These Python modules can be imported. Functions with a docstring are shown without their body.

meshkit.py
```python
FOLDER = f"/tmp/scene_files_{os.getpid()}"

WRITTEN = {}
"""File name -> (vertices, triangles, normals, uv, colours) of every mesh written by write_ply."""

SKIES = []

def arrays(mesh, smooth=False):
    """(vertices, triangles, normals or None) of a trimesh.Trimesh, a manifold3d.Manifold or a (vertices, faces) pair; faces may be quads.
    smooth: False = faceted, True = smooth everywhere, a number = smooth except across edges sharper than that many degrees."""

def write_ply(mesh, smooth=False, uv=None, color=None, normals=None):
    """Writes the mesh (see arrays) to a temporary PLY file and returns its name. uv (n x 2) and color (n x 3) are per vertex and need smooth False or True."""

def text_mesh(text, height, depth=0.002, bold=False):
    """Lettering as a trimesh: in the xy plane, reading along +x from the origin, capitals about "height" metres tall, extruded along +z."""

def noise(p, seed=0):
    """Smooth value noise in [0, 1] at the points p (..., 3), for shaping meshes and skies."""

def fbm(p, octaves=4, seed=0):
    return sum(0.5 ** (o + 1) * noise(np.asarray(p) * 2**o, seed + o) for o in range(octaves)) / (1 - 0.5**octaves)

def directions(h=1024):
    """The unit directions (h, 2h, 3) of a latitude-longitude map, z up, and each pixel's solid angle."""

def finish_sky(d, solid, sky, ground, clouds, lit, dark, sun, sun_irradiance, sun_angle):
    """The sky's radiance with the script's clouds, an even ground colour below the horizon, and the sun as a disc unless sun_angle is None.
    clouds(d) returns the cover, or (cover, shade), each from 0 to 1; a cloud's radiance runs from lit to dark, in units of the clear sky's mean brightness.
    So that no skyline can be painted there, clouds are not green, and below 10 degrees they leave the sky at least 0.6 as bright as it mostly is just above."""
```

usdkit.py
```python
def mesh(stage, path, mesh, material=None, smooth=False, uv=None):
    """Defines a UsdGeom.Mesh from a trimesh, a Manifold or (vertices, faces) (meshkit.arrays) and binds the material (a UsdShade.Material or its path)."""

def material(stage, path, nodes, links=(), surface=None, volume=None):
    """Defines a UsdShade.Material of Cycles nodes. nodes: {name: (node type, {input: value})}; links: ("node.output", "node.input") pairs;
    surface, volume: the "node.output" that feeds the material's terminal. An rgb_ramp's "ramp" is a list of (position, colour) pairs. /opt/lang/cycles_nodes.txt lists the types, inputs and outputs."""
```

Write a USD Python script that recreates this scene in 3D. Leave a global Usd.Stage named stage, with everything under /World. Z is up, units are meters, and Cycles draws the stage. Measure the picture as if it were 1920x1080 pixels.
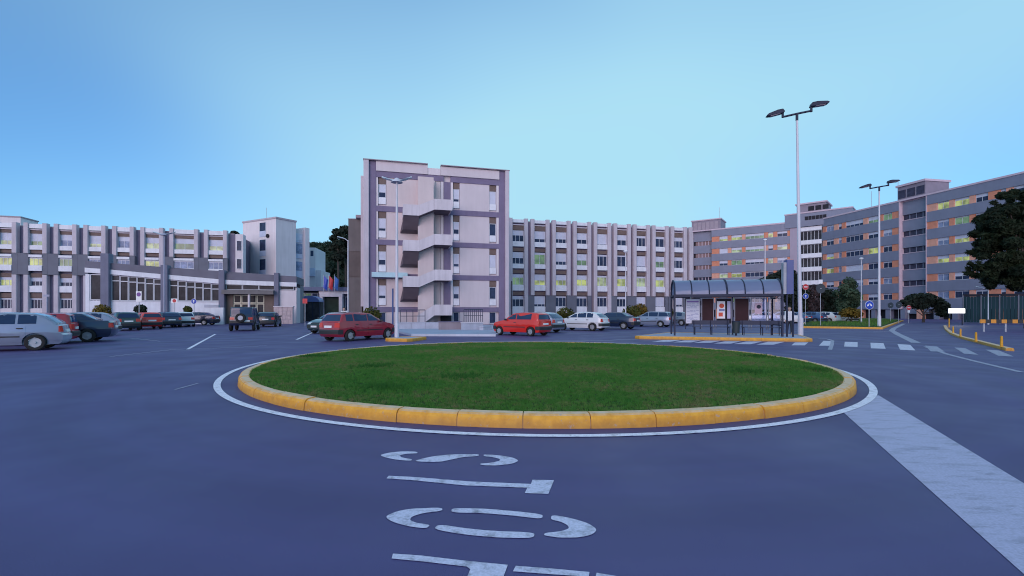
import math, random
import numpy as np, trimesh, manifold3d as m3, shapely.geometry as sg
import meshkit, usdkit
from pxr import Usd, UsdGeom, UsdLux, UsdShade, Gf, Sdf, Vt

stage = Usd.Stage.CreateInMemory()
UsdGeom.SetStageUpAxis(stage, 'Z')
W = '/World'
UsdGeom.Xform.Define(stage, W)
LK = W + '/Looks'

# ---------------------------------------------------------------- camera, sky, light
FPX, CX, V0, EYE = 880.0, 960.0, 584.0, 1.45          # measured from the photograph (1920 wide): focal length, centre, horizon, eye height
cam = UsdGeom.Camera.Define(stage, W + '/camera')
cam.CreateHorizontalApertureAttr(36.0)
cam.CreateFocalLengthAttr(36.0 * FPX / 1920)
cam.CreateVerticalApertureOffsetAttr(36.0 * 44 / 1920)
cam.AddTranslateOp().Set((0, 0, EYE))
cam.AddRotateXOp().Set(90)
cam.CreateExposureAttr(1.72)
SUN_EL, SUN_AZ = math.radians(9.0), math.radians(196.0)   # low dusk glow behind the camera
dome = UsdLux.DomeLight.Define(stage, W + '/sky')
sky_m = usdkit.material(stage, LK + '/sky_dusk', {
    's': ('sky_texture', {'sky_type': 'single_scattering', 'sun_disc': False, 'sun_elevation': SUN_EL, 'sun_rotation': SUN_AZ,
                          'air_density': 1.0, 'aerosol_density': 0.1, 'ozone_density': 6.0}),
    'tc': ('texture_coordinate', {}),
    'mp': ('mapping', {'scale': (1.0, 1.0, 1.5), 'location': (8.860563, 29.223044, 43.050443)}),
    'n': ('noise_texture', {'scale': 0.8, 'detail': 2.0, 'roughness': 0.4}),
    'r': ('map_range', {'from_min': 0.33, 'from_max': 0.64, 'to_min': 0.12, 'to_max': 0.96, 'clamp': True}),
    'mx': ('mix_color', {'b': (1.60, 2.82, 3.35)}),                                # a thin drifting veil of high cloud
    'b': ('background_shader', {'strength': 0.082})},
    [('tc.generated', 'mp.vector'), ('mp.vector', 'n.vector'), ('n.fac', 'r.value'), ('r.result', 'mx.fac'), ('s.color', 'mx.a'), ('mx.result', 'b.color')], surface='b.background')
UsdShade.MaterialBindingAPI.Apply(dome.GetPrim()).Bind(sky_m)
dome.GetPrim().SetCustomDataByKey('kind', 'structure')
sun = UsdLux.DistantLight.Define(stage, W + '/sun')
sun.CreateNormalizeAttr(True)
sun.CreateIntensityAttr(0.17)
sun.CreateAngleAttr(50.0)
sun.CreateColorAttr(Gf.Vec3f(1.0, 0.72, 0.73))
sun.AddRotateZOp().Set(-math.degrees(SUN_AZ))
sun.AddRotateXOp().Set(-(90 - math.degrees(SUN_EL)))


# ---------------------------------------------------------------- helpers
def ground(u, v, z=0.0):
    """The point of the ground (or of the level z) that the photograph shows at pixel (u, v)."""
    y = FPX * (EYE - z) / (v - V0)
    return np.array([(u - CX) / FPX * y, y])


def at(u, v, y):
    return np.array([(u - CX) / FPX * y, y, EYE + (V0 - v) * y / FPX])


class Facade:
    """A vertical plane: origin, direction to the right; local x along it, y into the building, z up."""
    def __init__(s, x, y, deg):
        s.o, s.deg = np.array([x, y, 0.0]), deg
        a = math.radians(deg)
        s.d, s.n = np.array([math.cos(a), math.sin(a)]), np.array([-math.sin(a), math.cos(a)])

    def x(s, u, y=0.0):
        k, o = (u - CX) / FPX, s.o[:2] + s.n * y
        return (k * o[1] - o[0]) / (s.d[0] - k * s.d[1])

    def z(s, u, v, y=0.0):
        p = s.o[:2] + s.n * y + s.d * s.x(u, y)
        return EYE + (V0 - v) * p[1] / FPX


used = {}


def fresh(parent, name):
    key = f'{parent}/{name}'
    k = used.get(key, -1) + 1
    used[key] = k
    return key if k == 0 else f'{key}_{k:03d}'


def tag(path, label=None, cat=None, group=None, kind=None):
    p = stage.GetPrimAtPath(path)
    for k, val in (('label', label), ('category', cat), ('group', group), ('kind', kind)):
        if val:
            p.SetCustomDataByKey(k, val)
    return path


def thing(name, label, cat, loc=(0, 0, 0), rz=0.0, group=None, kind=None):
    path = fresh(W, name)
    x = UsdGeom.Xform.Define(stage, path)
    x.AddTranslateOp().Set(Gf.Vec3d(*map(float, loc)))
    x.AddRotateZOp().Set(float(rz))
    return tag(path, label, cat, group, kind)


def obj(name, mesh, mat, parent=None, smooth=False):
    path = fresh(parent or W, name)
    if isinstance(mesh, MB):
        mesh = mesh.get()
    usdkit.mesh(stage, path, mesh, mat, smooth)
    return path


BOX_F = np.array([[0, 3, 2, 1], [4, 5, 6, 7], [0, 1, 5, 4], [1, 2, 6, 5], [2, 3, 7, 6], [3, 0, 4, 7]])


class MB:
    def __init__(s):
        s.v, s.f, s.n = [], [], 0

    def add(s, v, f):
        v, f = np.asarray(v, float), np.asarray(f, int)
        if f.shape[1] == 4:
            f = np.vstack([f[:, [0, 1, 2]], f[:, [0, 2, 3]]])
        s.v.append(v)
        s.f.append(f + s.n)
        s.n += len(v)
        return s

    def box(s, x0, x1, y0, y1, z0, z1):
        x0, x1, y0, y1, z0, z1 = min(x0, x1), max(x0, x1), min(y0, y1), max(y0, y1), min(z0, z1), max(z0, z1)
        return s.add([(x0, y0, z0), (x1, y0, z0), (x1, y1, z0), (x0, y1, z0), (x0, y0, z1), (x1, y0, z1), (x1, y1, z1), (x0, y1, z1)], BOX_F)

    def tm(s, m):
        if hasattr(m, 'to_mesh'):
            q = m.to_mesh()
            return s.add(q.vert_properties[:, :3], q.tri_verts)
        return s.add(m.vertices, m.faces)

    def prism_xz(s, poly, y0, y1):
        """A polygon given in x, z, from y0 to y1."""
        m = trimesh.creation.extrude_polygon(sg.Polygon(poly), abs(y1 - y0), engine='earcut')
        v = np.array(m.vertices)
        return s.add(np.c_[v[:, 0], max(y0, y1) - v[:, 2], v[:, 1]], m.faces)

    def prism_yz(s, poly, x0, x1):
        m = trimesh.creation.extrude_polygon(sg.Polygon(poly), abs(x1 - x0), engine='earcut')
        v = np.array(m.vertices)
        return s.add(np.c_[min(x0, x1) + v[:, 2], v[:, 0], v[:, 1]], m.faces)

    def prism_xy(s, poly, z0, z1):
        m = trimesh.creation.extrude_polygon(sg.Polygon(poly), z1 - z0, engine='earcut')
        v = np.array(m.vertices)
        return s.add(np.c_[v[:, 0], v[:, 1], v[:, 2] + z0], m.faces)

    def tube(s, pts, radii, sides=10, cap=True):
        p = np.asarray(pts, float)
        r = np.broadcast_to(np.asarray(radii, float), (len(p),))
        t = np.gradient(p, axis=0)
        t /= np.linalg.norm(t, axis=1, keepdims=True) + 1e-12
        ref = np.where(np.abs(t[:, 2:]) < 0.9, [0, 0, 1.0], [1.0, 0, 0])
        a = np.cross(t, ref)
        a /= np.linalg.norm(a, axis=1, keepdims=True) + 1e-12
        b = np.cross(t, a)
        g = np.arange(sides) * 2 * np.pi / sides
        v = (p[:, None] + r[:, None, None] * (np.cos(g)[None, :, None] * a[:, None] + np.sin(g)[None, :, None] * b[:, None])).reshape(-1, 3)
        i, j = np.meshgrid(np.arange(len(p) - 1), np.arange(sides), indexing='ij')
        q = np.stack([i * sides + j, i * sides + (j + 1) % sides, (i + 1) * sides + (j + 1) % sides, (i + 1) * sides + j], -1).reshape(-1, 4)
        s.add(v, q)
        if cap:
            for k, flip in ((0, True), (len(p) - 1, False)):
                c = np.vstack([v[k * sides:(k + 1) * sides], p[k]])
                tri = [(j, (j + 1) % sides, sides) for j in range(sides)]
                s.add(c, [x[::-1] for x in tri] if flip else tri)
        return s

    def get(s):
        return np.vstack(s.v), np.vstack(s.f)


def sheet(points, z, step=None):
    """A flat polygon on the ground as a sheet at height z (a list of x, y)."""
    v2, f = trimesh.creation.triangulate_polygon(sg.Polygon(points).buffer(0), engine='earcut')
    v = np.c_[v2, np.full(len(v2), z)]
    f = np.asarray(f)
    nrm = np.cross(v[f[:, 1]] - v[f[:, 0]], v[f[:, 2]] - v[f[:, 0]])[:, 2]
    f[nrm < 0] = f[nrm < 0][:, ::-1]
    return v, f


# ---------------------------------------------------------------- materials
mats = {}


def mat(name, col, rough=0.75, var=0.10, scale=1.5, fine=25.0, bump=0.0, metal=0.0, spec=0.5, streak=0.0, coat=0.0):
    """A plain surface with two scales of tone variation (and vertical streaks for weathered walls)."""
    if name in mats:
        return mats[name]
    c = np.array(col, float)
    lo, hi = c * (1 - var), np.minimum(c * (1 + var), 0.95)
    nodes = {
        'g': ('geometry', {}),
        'n': ('noise_texture', {'scale': scale, 'detail': 4.0, 'roughness': 0.6}),
        'r': ('rgb_ramp', {'ramp': [(0.3, tuple(lo)), (0.7, tuple(hi))]}),
        'f': ('noise_texture', {'scale': fine, 'detail': 3.0, 'roughness': 0.7}),
        'fr': ('map_range', {'from_min': 0.3, 'from_max': 0.7, 'to_min': 1 - var * 0.7, 'to_max': 1 + var * 0.5, 'clamp': True}),
        'mul': ('mix_color', {'blend_type': 'multiply', 'fac': 1.0}),
        'p': ('principled_bsdf', {'roughness': rough, 'metallic': metal, 'specular_ior_level': spec, 'coat_weight': coat, 'coat_roughness': 0.04})}
    links = [('g.position', 'n.vector'), ('g.position', 'f.vector'), ('n.fac', 'r.fac'), ('f.fac', 'fr.value'), ('r.color', 'mul.a'), ('fr.result', 'mul.b')]
    last = 'mul.result'
    if streak:
        nodes['mp'] = ('mapping', {'scale': (1.3, 1.3, 0.12)})
        nodes['sn'] = ('noise_texture', {'scale': 1.6, 'detail': 5.0, 'roughness': 0.65})
        nodes['sr'] = ('map_range', {'from_min': 0.42, 'from_max': 0.72, 'to_min': 1.0, 'to_max': 1 - streak, 'clamp': True})
        nodes['sm'] = ('mix_color', {'blend_type': 'multiply', 'fac': 1.0})
        links += [('g.position', 'mp.vector'), ('mp.vector', 'sn.vector'), ('sn.fac', 'sr.value'), (last, 'sm.a'), ('sr.result', 'sm.b')]
        last = 'sm.result'
    if bump:
        nodes['b'] = ('bump', {'strength': bump, 'distance': 0.02})
        links += [('f.fac', 'b.height'), ('b.normal', 'p.normal')]
    links.append((last, 'p.base_color'))
    mats[name] = usdkit.material(stage, LK + '/' + name, nodes, links, surface='p.BSDF')
    return mats[name]


def glow(name, col, strength, var=0.6, scale=1.2):
    if name in mats:
        return mats[name]
    c = np.array(col, float)
    mats[name] = usdkit.material(stage, LK + '/' + name, {
        'g': ('geometry', {}), 'n': ('noise_texture', {'scale': scale, 'detail': 2.0}),
        'r': ('rgb_ramp', {'ramp': [(0.35, tuple(c * (1 - var))), (0.62, tuple(c))]}),
        'p': ('principled_bsdf', {'base_color': (0.05, 0.06, 0.06), 'roughness': 0.1, 'emission_strength': strength})},
        [('g.position', 'n.vector'), ('n.fac', 'r.fac'), ('r.color', 'p.emission_color')], surface='p.BSDF')
    return mats[name]


def clear_pane(name, tint=(0.9, 0.95, 1.0)):
    if name in mats:
        return mats[name]
    mats[name] = usdkit.material(stage, LK + '/' + name, {
        't': ('transparent_bsdf', {'color': tint}), 'gl': ('glossy_bsdf', {'color': (0.9, 0.9, 0.9), 'roughness': 0.03}),
        'fr': ('fresnel', {'IOR': 1.5}), 'm': ('mix_closure', {})},
        [('fr.fac', 'm.fac'), ('t.BSDF', 'm.closure1'), ('gl.BSDF', 'm.closure2')], surface='m.closure')
    return mats[name]


def worn_paint(name, col, under=(0.075, 0.078, 0.10), amount=0.35, rough=0.6, streaks=False):
    if name in mats:
        return mats[name]
    nodes = {
        'g': ('geometry', {}), 'mp': ('mapping', {'scale': (1.0, 4.0, 1.0) if streaks else (1, 1, 1), 'rotation': (0, 0, 0.5 if streaks else 0)}),
        'n': ('noise_texture', {'scale': 2.2 if streaks else 9.0, 'detail': 6.0, 'roughness': 0.7}),
        'r': ('map_range', {'from_min': 0.5, 'from_max': 0.72, 'to_min': 0.0, 'to_max': amount * 2, 'clamp': True}),
        'f': ('noise_texture', {'scale': 60.0, 'detail': 3.0}),
        'fr': ('map_range', {'from_min': 0.3, 'from_max': 0.7, 'to_min': 0.82, 'to_max': 1.08, 'clamp': True}),
        'c': ('mix_color', {'a': col, 'b': under}), 'mul': ('mix_color', {'blend_type': 'multiply', 'fac': 1.0}),
        'p': ('principled_bsdf', {'roughness': rough})}
    links = [('g.position', 'mp.vector'), ('mp.vector', 'n.vector'), ('g.position', 'f.vector'), ('n.fac', 'r.value'), ('r.result', 'c.fac'),
             ('c.result', 'mul.a'), ('f.fac', 'fr.value'), ('fr.result', 'mul.b'), ('mul.result', 'p.base_color')]
    mats[name] = usdkit.material(stage, LK + '/' + name, nodes, links, surface='p.BSDF')
    return mats[name]


def leaf_mat(name, dark, light, scale=0.6):
    if name in mats:
        return mats[name]
    mats[name] = usdkit.material(stage, LK + '/' + name, {
        'g': ('geometry', {}), 'n': ('noise_texture', {'scale': scale, 'detail': 4.0}),
        'r': ('rgb_ramp', {'ramp': [(0.32, dark), (0.68, light)]}),
        'd': ('principled_bsdf', {'roughness': 0.7, 'specular_ior_level': 0.25}), 't': ('translucent_bsdf', {}), 'm': ('mix_closure', {'fac': 0.25})},
        [('g.position', 'n.vector'), ('n.fac', 'r.fac'), ('r.color', 'd.base_color'), ('r.color', 't.color'), ('d.BSDF', 'm.closure1'), ('t.BSDF', 'm.closure2')], surface='m.closure')
    return mats[name]


# asphalt: blotches, grit, faint tyre wear
mats['asphalt'] = usdkit.material(stage, LK + '/asphalt', {
    'g': ('geometry', {}), 'n': ('noise_texture', {'scale': 0.22, 'detail': 5.0, 'roughness': 0.6}),
    'r': ('rgb_ramp', {'ramp': [(0.3, (0.065, 0.051, 0.156)), (0.7, (0.079, 0.061, 0.184))]}),
    'f': ('noise_texture', {'scale': 130.0, 'detail': 3.0, 'roughness': 0.8}),
    'fr': ('map_range', {'from_min': 0.3, 'from_max': 0.7, 'to_min': 0.60, 'to_max': 1.34, 'clamp': True}),
    'v': ('voronoi_texture', {'scale': 0.9, 'randomness': 1.0}),
    'vr': ('map_range', {'from_min': 0.02, 'from_max': 0.06, 'to_min': 0.55, 'to_max': 1.0, 'clamp': True}),
    'mul': ('mix_color', {'blend_type': 'multiply', 'fac': 1.0}), 'mul2': ('mix_color', {'blend_type': 'multiply', 'fac': 1.0}),
    'n2': ('noise_texture', {'scale': 0.7, 'detail': 4.0}), 'rr': ('map_range', {'from_min': 0.3, 'from_max': 0.7, 'to_min': 0.5, 'to_max': 0.68}),
    'pd': ('vector_math', {'math_type': 'distance', 'vector2': (0.68, 12.9, 0.0)}), 'pn': ('noise_texture', {'dimensions': '1D', 'scale': 0.75, 'detail': 3.0, 'roughness': 0.6}),
    'pr': ('map_range', {'from_min': 0.3, 'from_max': 0.7, 'to_min': 0.86, 'to_max': 1.10, 'clamp': True}), 'mul3': ('mix_color', {'blend_type': 'multiply', 'fac': 1.0}),
    'b': ('bump', {'strength': 0.35, 'distance': 0.006}),
    'p': ('principled_bsdf', {'specular_ior_level': 0.5})},
    [('g.position', 'n.vector'), ('g.position', 'f.vector'), ('g.position', 'v.vector'), ('g.position', 'n2.vector'), ('n.fac', 'r.fac'), ('f.fac', 'fr.value'),
     ('r.color', 'mul.a'), ('fr.result', 'mul.b'), ('v.distance', 'vr.value'), ('mul.result', 'mul2.a'), ('vr.result', 'mul2.b'), ('g.position', 'pd.vector1'), ('pd.value', 'pn.w'), ('pn.fac', 'pr.value'), ('mul2.result', 'mul3.a'), ('pr.result', 'mul3.b'), ('mul3.result', 'p.base_color'),
     ('n2.fac', 'rr.value'), ('rr.result', 'p.roughness'), ('f.fac', 'b.height'), ('b.normal', 'p.normal')], surface='p.BSDF')

# yellow kerb paint, rubbed pale on its top and dirty towards the gutter
mats['kerb_yellow'] = usdkit.material(stage, LK + '/kerb_yellow', {
    'g': ('geometry', {}), 's': ('separate_xyz', {}), 'sp': ('separate_xyz', {}),
    'n': ('noise_texture', {'scale': 7.0, 'detail': 5.0, 'roughness': 0.65}),
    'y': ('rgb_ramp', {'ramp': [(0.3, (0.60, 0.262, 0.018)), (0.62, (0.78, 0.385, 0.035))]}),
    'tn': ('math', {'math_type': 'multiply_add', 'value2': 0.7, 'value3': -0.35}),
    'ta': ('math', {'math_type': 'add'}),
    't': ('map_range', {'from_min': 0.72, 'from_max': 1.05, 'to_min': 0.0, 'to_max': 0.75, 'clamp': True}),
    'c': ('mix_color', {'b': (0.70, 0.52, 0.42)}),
    'n3': ('noise_texture', {'scale': 3.0, 'detail': 6.0, 'roughness': 0.75}),
    'da': ('math', {'math_type': 'multiply_add', 'value2': -0.22}),
    'dr': ('map_range', {'from_min': -0.10, 'from_max': 0.02, 'to_min': 0.5, 'to_max': 0.0, 'clamp': True}),
    'd': ('mix_color', {'b': (0.26, 0.13, 0.05)}),
    'ch': ('noise_texture', {'scale': 16.0, 'detail': 6.0, 'roughness': 0.7}), 'chr': ('map_range', {'from_min': 0.60, 'from_max': 0.66, 'to_min': 0.0, 'to_max': 0.7, 'clamp': True}), 'chm': ('mix_color', {'b': (0.40, 0.33, 0.30)}),
    'p': ('principled_bsdf', {'roughness': 0.6})},
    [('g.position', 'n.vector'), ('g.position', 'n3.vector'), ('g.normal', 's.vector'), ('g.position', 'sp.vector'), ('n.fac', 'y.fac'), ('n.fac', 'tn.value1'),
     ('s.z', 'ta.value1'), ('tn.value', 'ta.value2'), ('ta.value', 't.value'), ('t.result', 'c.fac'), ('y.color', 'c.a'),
     ('n3.fac', 'da.value1'), ('sp.z', 'da.value3'), ('da.value', 'dr.value'), ('dr.result', 'd.fac'), ('c.result', 'd.a'), ('g.position', 'ch.vector'), ('ch.fac', 'chr.value'), ('chr.result', 'chm.fac'), ('d.result', 'chm.a'), ('chm.result', 'p.base_color')], surface='p.BSDF')

PANE = mat('window_glass', (0.035, 0.05, 0.10), 0.12, 0.3, 0.5, 2.0, spec=0.12)
PANE_PALE = mat('window_glass_curtained', (0.22, 0.27, 0.42), 0.12, 0.35, 1.0, 3.0, spec=0.15)
LIT_Y = glow('lit_window_yellow', (0.58, 0.66, 0.20), 0.22, 0.7, 0.9)
LIT_G = glow('lit_window_green', (0.28, 0.50, 0.24), 0.13, 0.7, 0.9)
LIT_W = glow('lit_window_pale', (0.58, 0.70, 0.42), 0.20, 0.7, 0.9)
WHITE = mat('white_panel', (0.70, 0.72, 0.80), 0.6, 0.06, streak=0.12)
SHUT = mat('roller_shutter', (0.52, 0.55, 0.68), 0.6, 0.08)
FRAME = mat('window_frame', (0.55, 0.57, 0.64), 0.5, 0.05)
BROWN = mat('brown_lintel', (0.155, 0.11, 0.10), 0.8, 0.15)
FIN = mat('concrete_fin', (0.52, 0.475, 0.54), 0.85, 0.07, 0.6, 14.0, 0.15, streak=0.16)
FACE = mat('facade_panel', (0.585, 0.53, 0.575), 0.85, 0.04, 0.5, 10.0, 0.10, streak=0.06)
PEACH = mat('facade_panel_warm', (0.60, 0.52, 0.54), 0.85, 0.05, 0.5, 10.0, 0.10, streak=0.08)
PURPLE = mat('purple_concrete', (0.185, 0.155, 0.255), 0.85, 0.08, 0.8, 14.0, 0.1, streak=0.12)
GREYCL = mat('grey_cladding', (0.13, 0.14, 0.185), 0.75, 0.10, 0.8)
WHITEC = mat('white_render', (0.66, 0.61, 0.66), 0.85, 0.05, 0.4, 9.0, 0.1, streak=0.10)
CONC = mat('pale_concrete', (0.46, 0.47, 0.56), 0.85, 0.12, 1.2, 20, 0.15, streak=0.12)
DARK = mat('dark_void', (0.03, 0.03, 0.04), 0.9, 0.2, spec=0.1)
STEEL_DK = mat('dark_steel', (0.026, 0.032, 0.062), 0.5, 0.15, 2.0, spec=0.2)
GALV = mat('galvanised_steel', (0.42, 0.44, 0.5), 0.5, 0.1, 3.0, metal=0.3)
POLE = mat('pale_pole_paint', (0.58, 0.58, 0.66), 0.5, 0.08, 0.8)
RED = mat('sign_red', (0.50, 0.03, 0.04), 0.5, 0.08)
BLUE = mat('sign_blue', (0.02, 0.06, 0.42), 0.45, 0.08)
SIGNW = mat('sign_white', (0.75, 0.76, 0.8), 0.5, 0.05)
RUBBER = mat('tyre_rubber', (0.015, 0.015, 0.017), 0.85, 0.2)
RIM = mat('wheel_rim', (0.45, 0.46, 0.5), 0.35, 0.08, metal=0.6)
BLACKP = mat('black_plastic', (0.025, 0.027, 0.032), 0.6, 0.15)
CARGLASS = mat('car_glass', (0.014, 0.030, 0.085), 0.06, 0.1, spec=0.45)
TAIL = mat('tail_lamp', (0.55, 0.03, 0.02), 0.15, 0.1)
HEADL = mat('head_lamp_glass', (0.55, 0.58, 0.62), 0.1, 0.1, spec=0.9)
PLATE = mat('number_plate', (0.70, 0.72, 0.74), 0.5, 0.04)


# ---------------------------------------------------------------- ground and road markings
gx = np.array([-600, -120, -60, 0, 60, 120, 600.0])
obj_path = obj('road', ([(-700, -60, 0), (700, -60, 0), (700, 900, 0), (-700, 900, 0)], [[0, 1, 2, 3]]), mats['asphalt'])
tag(obj_path, kind='structure')

ISL_C, ISL_R = np.array([0.68, 12.90]), 7.10
ELL_C, ELL_R = np.array([0.623, 14.10]), np.array([7.84, 8.70])
KH = 0.168

isl = thing('roundabout_island', 'round yellow kerbed roundabout island of short grass in the foreground', 'traffic island', (*ISL_C, 0))
tag(isl, kind='structure')
N_ST = 53
prof = [(ISL_R, 0.0), (ISL_R - 0.012, 0.11), (ISL_R - 0.035, 0.148), (ISL_R - 0.07, KH), (ISL_R - 0.19, KH + 0.004), (ISL_R - 0.21, KH - 0.01), (ISL_R - 0.21, 0.0)]
rk = random.Random(5)
for k in range(N_ST):
    a0 = -math.pi / 2 - 0.077 + 2 * math.pi * k / N_ST
    g = 0.0009
    a = np.linspace(a0 + g, a0 + 2 * math.pi / N_ST - g, 5)
    dr, dz = rk.uniform(-0.008, 0.008), rk.uniform(-0.006, 0.006)
    P = np.array(prof)
    v = np.array([[(r + dr) * math.cos(t), (r + dr) * math.sin(t), z + (dz if z > 0 else 0)] for t in a for r, z in P])
    n = len(P)
    q = [(i * n + j, (i + 1) * n + j, (i + 1) * n + j + 1, i * n + j + 1) for i in range(4) for j in range(n - 1)]
    f = [(x[0], x[1], x[2]) for x in q] + [(x[0], x[2], x[3]) for x in q]
    f += [(0, j, j + 1) for j in range(1, n - 1)] + [(4 * n, 4 * n + j + 1, 4 * n + j) for j in range(1, n - 1)]
    obj('kerb_stone', (v, f), mats['kerb_yellow'], isl)

mor = []
for t_ in np.linspace(0, 2 * np.pi, 161):
    mor += [((r_) * math.cos(t_), r_ * math.sin(t_), z_) for r_, z_ in ((ISL_R - 0.012, 0.0), (ISL_R - 0.022, 0.105), (ISL_R - 0.07, KH - 0.022), (ISL_R - 0.19, KH - 0.02), (ISL_R - 0.2, 0.0))]
obj('kerb_mortar', (np.array(mor), [(i * 5 + j, i * 5 + 5 + j, i * 5 + 6 + j, i * 5 + 1 + j) for i in range(160) for j in range(4)]), mat('mortar', (0.42, 0.27, 0.17), 0.9, 0.2, 5.0), isl)
mats['lawn'] = usdkit.material(stage, LK + '/lawn', {
    'g': ('geometry', {}), 'n': ('noise_texture', {'scale': 0.55, 'detail': 5.0, 'roughness': 0.65}),
    'r': ('rgb_ramp', {'ramp': [(0.3, (0.028, 0.075, 0.016)), (0.5, (0.050, 0.090, 0.022)), (0.72, (0.085, 0.090, 0.036))]}),
    'f': ('noise_texture', {'scale': 45.0, 'detail': 4.0}), 'fr': ('map_range', {'from_min': 0.3, 'from_max': 0.7, 'to_min': 0.55, 'to_max': 1.3, 'clamp': True}),
    'mul': ('mix_color', {'blend_type': 'multiply', 'fac': 1.0}), 'p': ('principled_bsdf', {'roughness': 0.95, 'specular_ior_level': 0.1})},
    [('g.position', 'n.vector'), ('g.position', 'f.vector'), ('n.fac', 'r.fac'), ('f.fac', 'fr.value'), ('r.color', 'mul.a'), ('fr.result', 'mul.b'), ('mul.result', 'p.base_color')], surface='p.BSDF')
rr = np.linspace(0, ISL_R - 0.205, 26)
tt = np.linspace(0, 2 * np.pi, 97)[:-1]
V = np.array([[r * math.cos(t), r * math.sin(t), 0] for r in rr for t in tt])


def turf_z(x, y):
    r = np.hypot(x, y)
    p = np.c_[x, y, np.zeros_like(x)]
    return KH - 0.02 + 0.05 * np.clip(1 - (r / (ISL_R - 0.2)) ** 2, 0, 1) + 0.05 * (meshkit.fbm(p * 0.9 + 31, 3) - 0.5) * np.clip((ISL_R - 0.2 - r) / 0.6, 0, 1)


V[:, 2] = turf_z(V[:, 0], V[:, 1])
m_ = len(tt)
F = [(i * m_ + j, (i + 1) * m_ + j, (i + 1) * m_ + (j + 1) % m_, i * m_ + (j + 1) % m_) for i in range(len(rr) - 1) for j in range(m_)]
obj('turf', (V, F), mats['lawn'], isl, smooth=True)

# short grass: small tufts scattered over the turf
mats['grass_blade'] = usdkit.material(stage, LK + '/grass_blade', {
    'g': ('geometry', {}), 'n': ('noise_texture', {'scale': 0.55, 'detail': 5.0, 'roughness': 0.65}), 'o': ('noise_texture', {'scale': 9.0, 'detail': 2.0}),
    'mx': ('mix_float', {'fac': 0.4}),
    'r': ('rgb_ramp', {'ramp': [(0.34, (0.050, 0.20, 0.030)), (0.5, (0.095, 0.24, 0.045)), (0.62, (0.23, 0.21, 0.095))]}),
    'd': ('principled_bsdf', {'roughness': 0.75, 'specular_ior_level': 0.2}), 't': ('translucent_bsdf', {}), 'm': ('mix_closure', {'fac': 0.3})},
    [('g.position', 'n.vector'), ('g.position', 'o.vector'), ('n.fac', 'mx.a'), ('o.fac', 'mx.b'), ('mx.result', 'r.fac'), ('r.color', 'd.base_color'), ('r.color', 't.color'),
     ('d.BSDF', 'm.closure1'), ('t.BSDF', 'm.closure2')], surface='m.closure')


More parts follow.
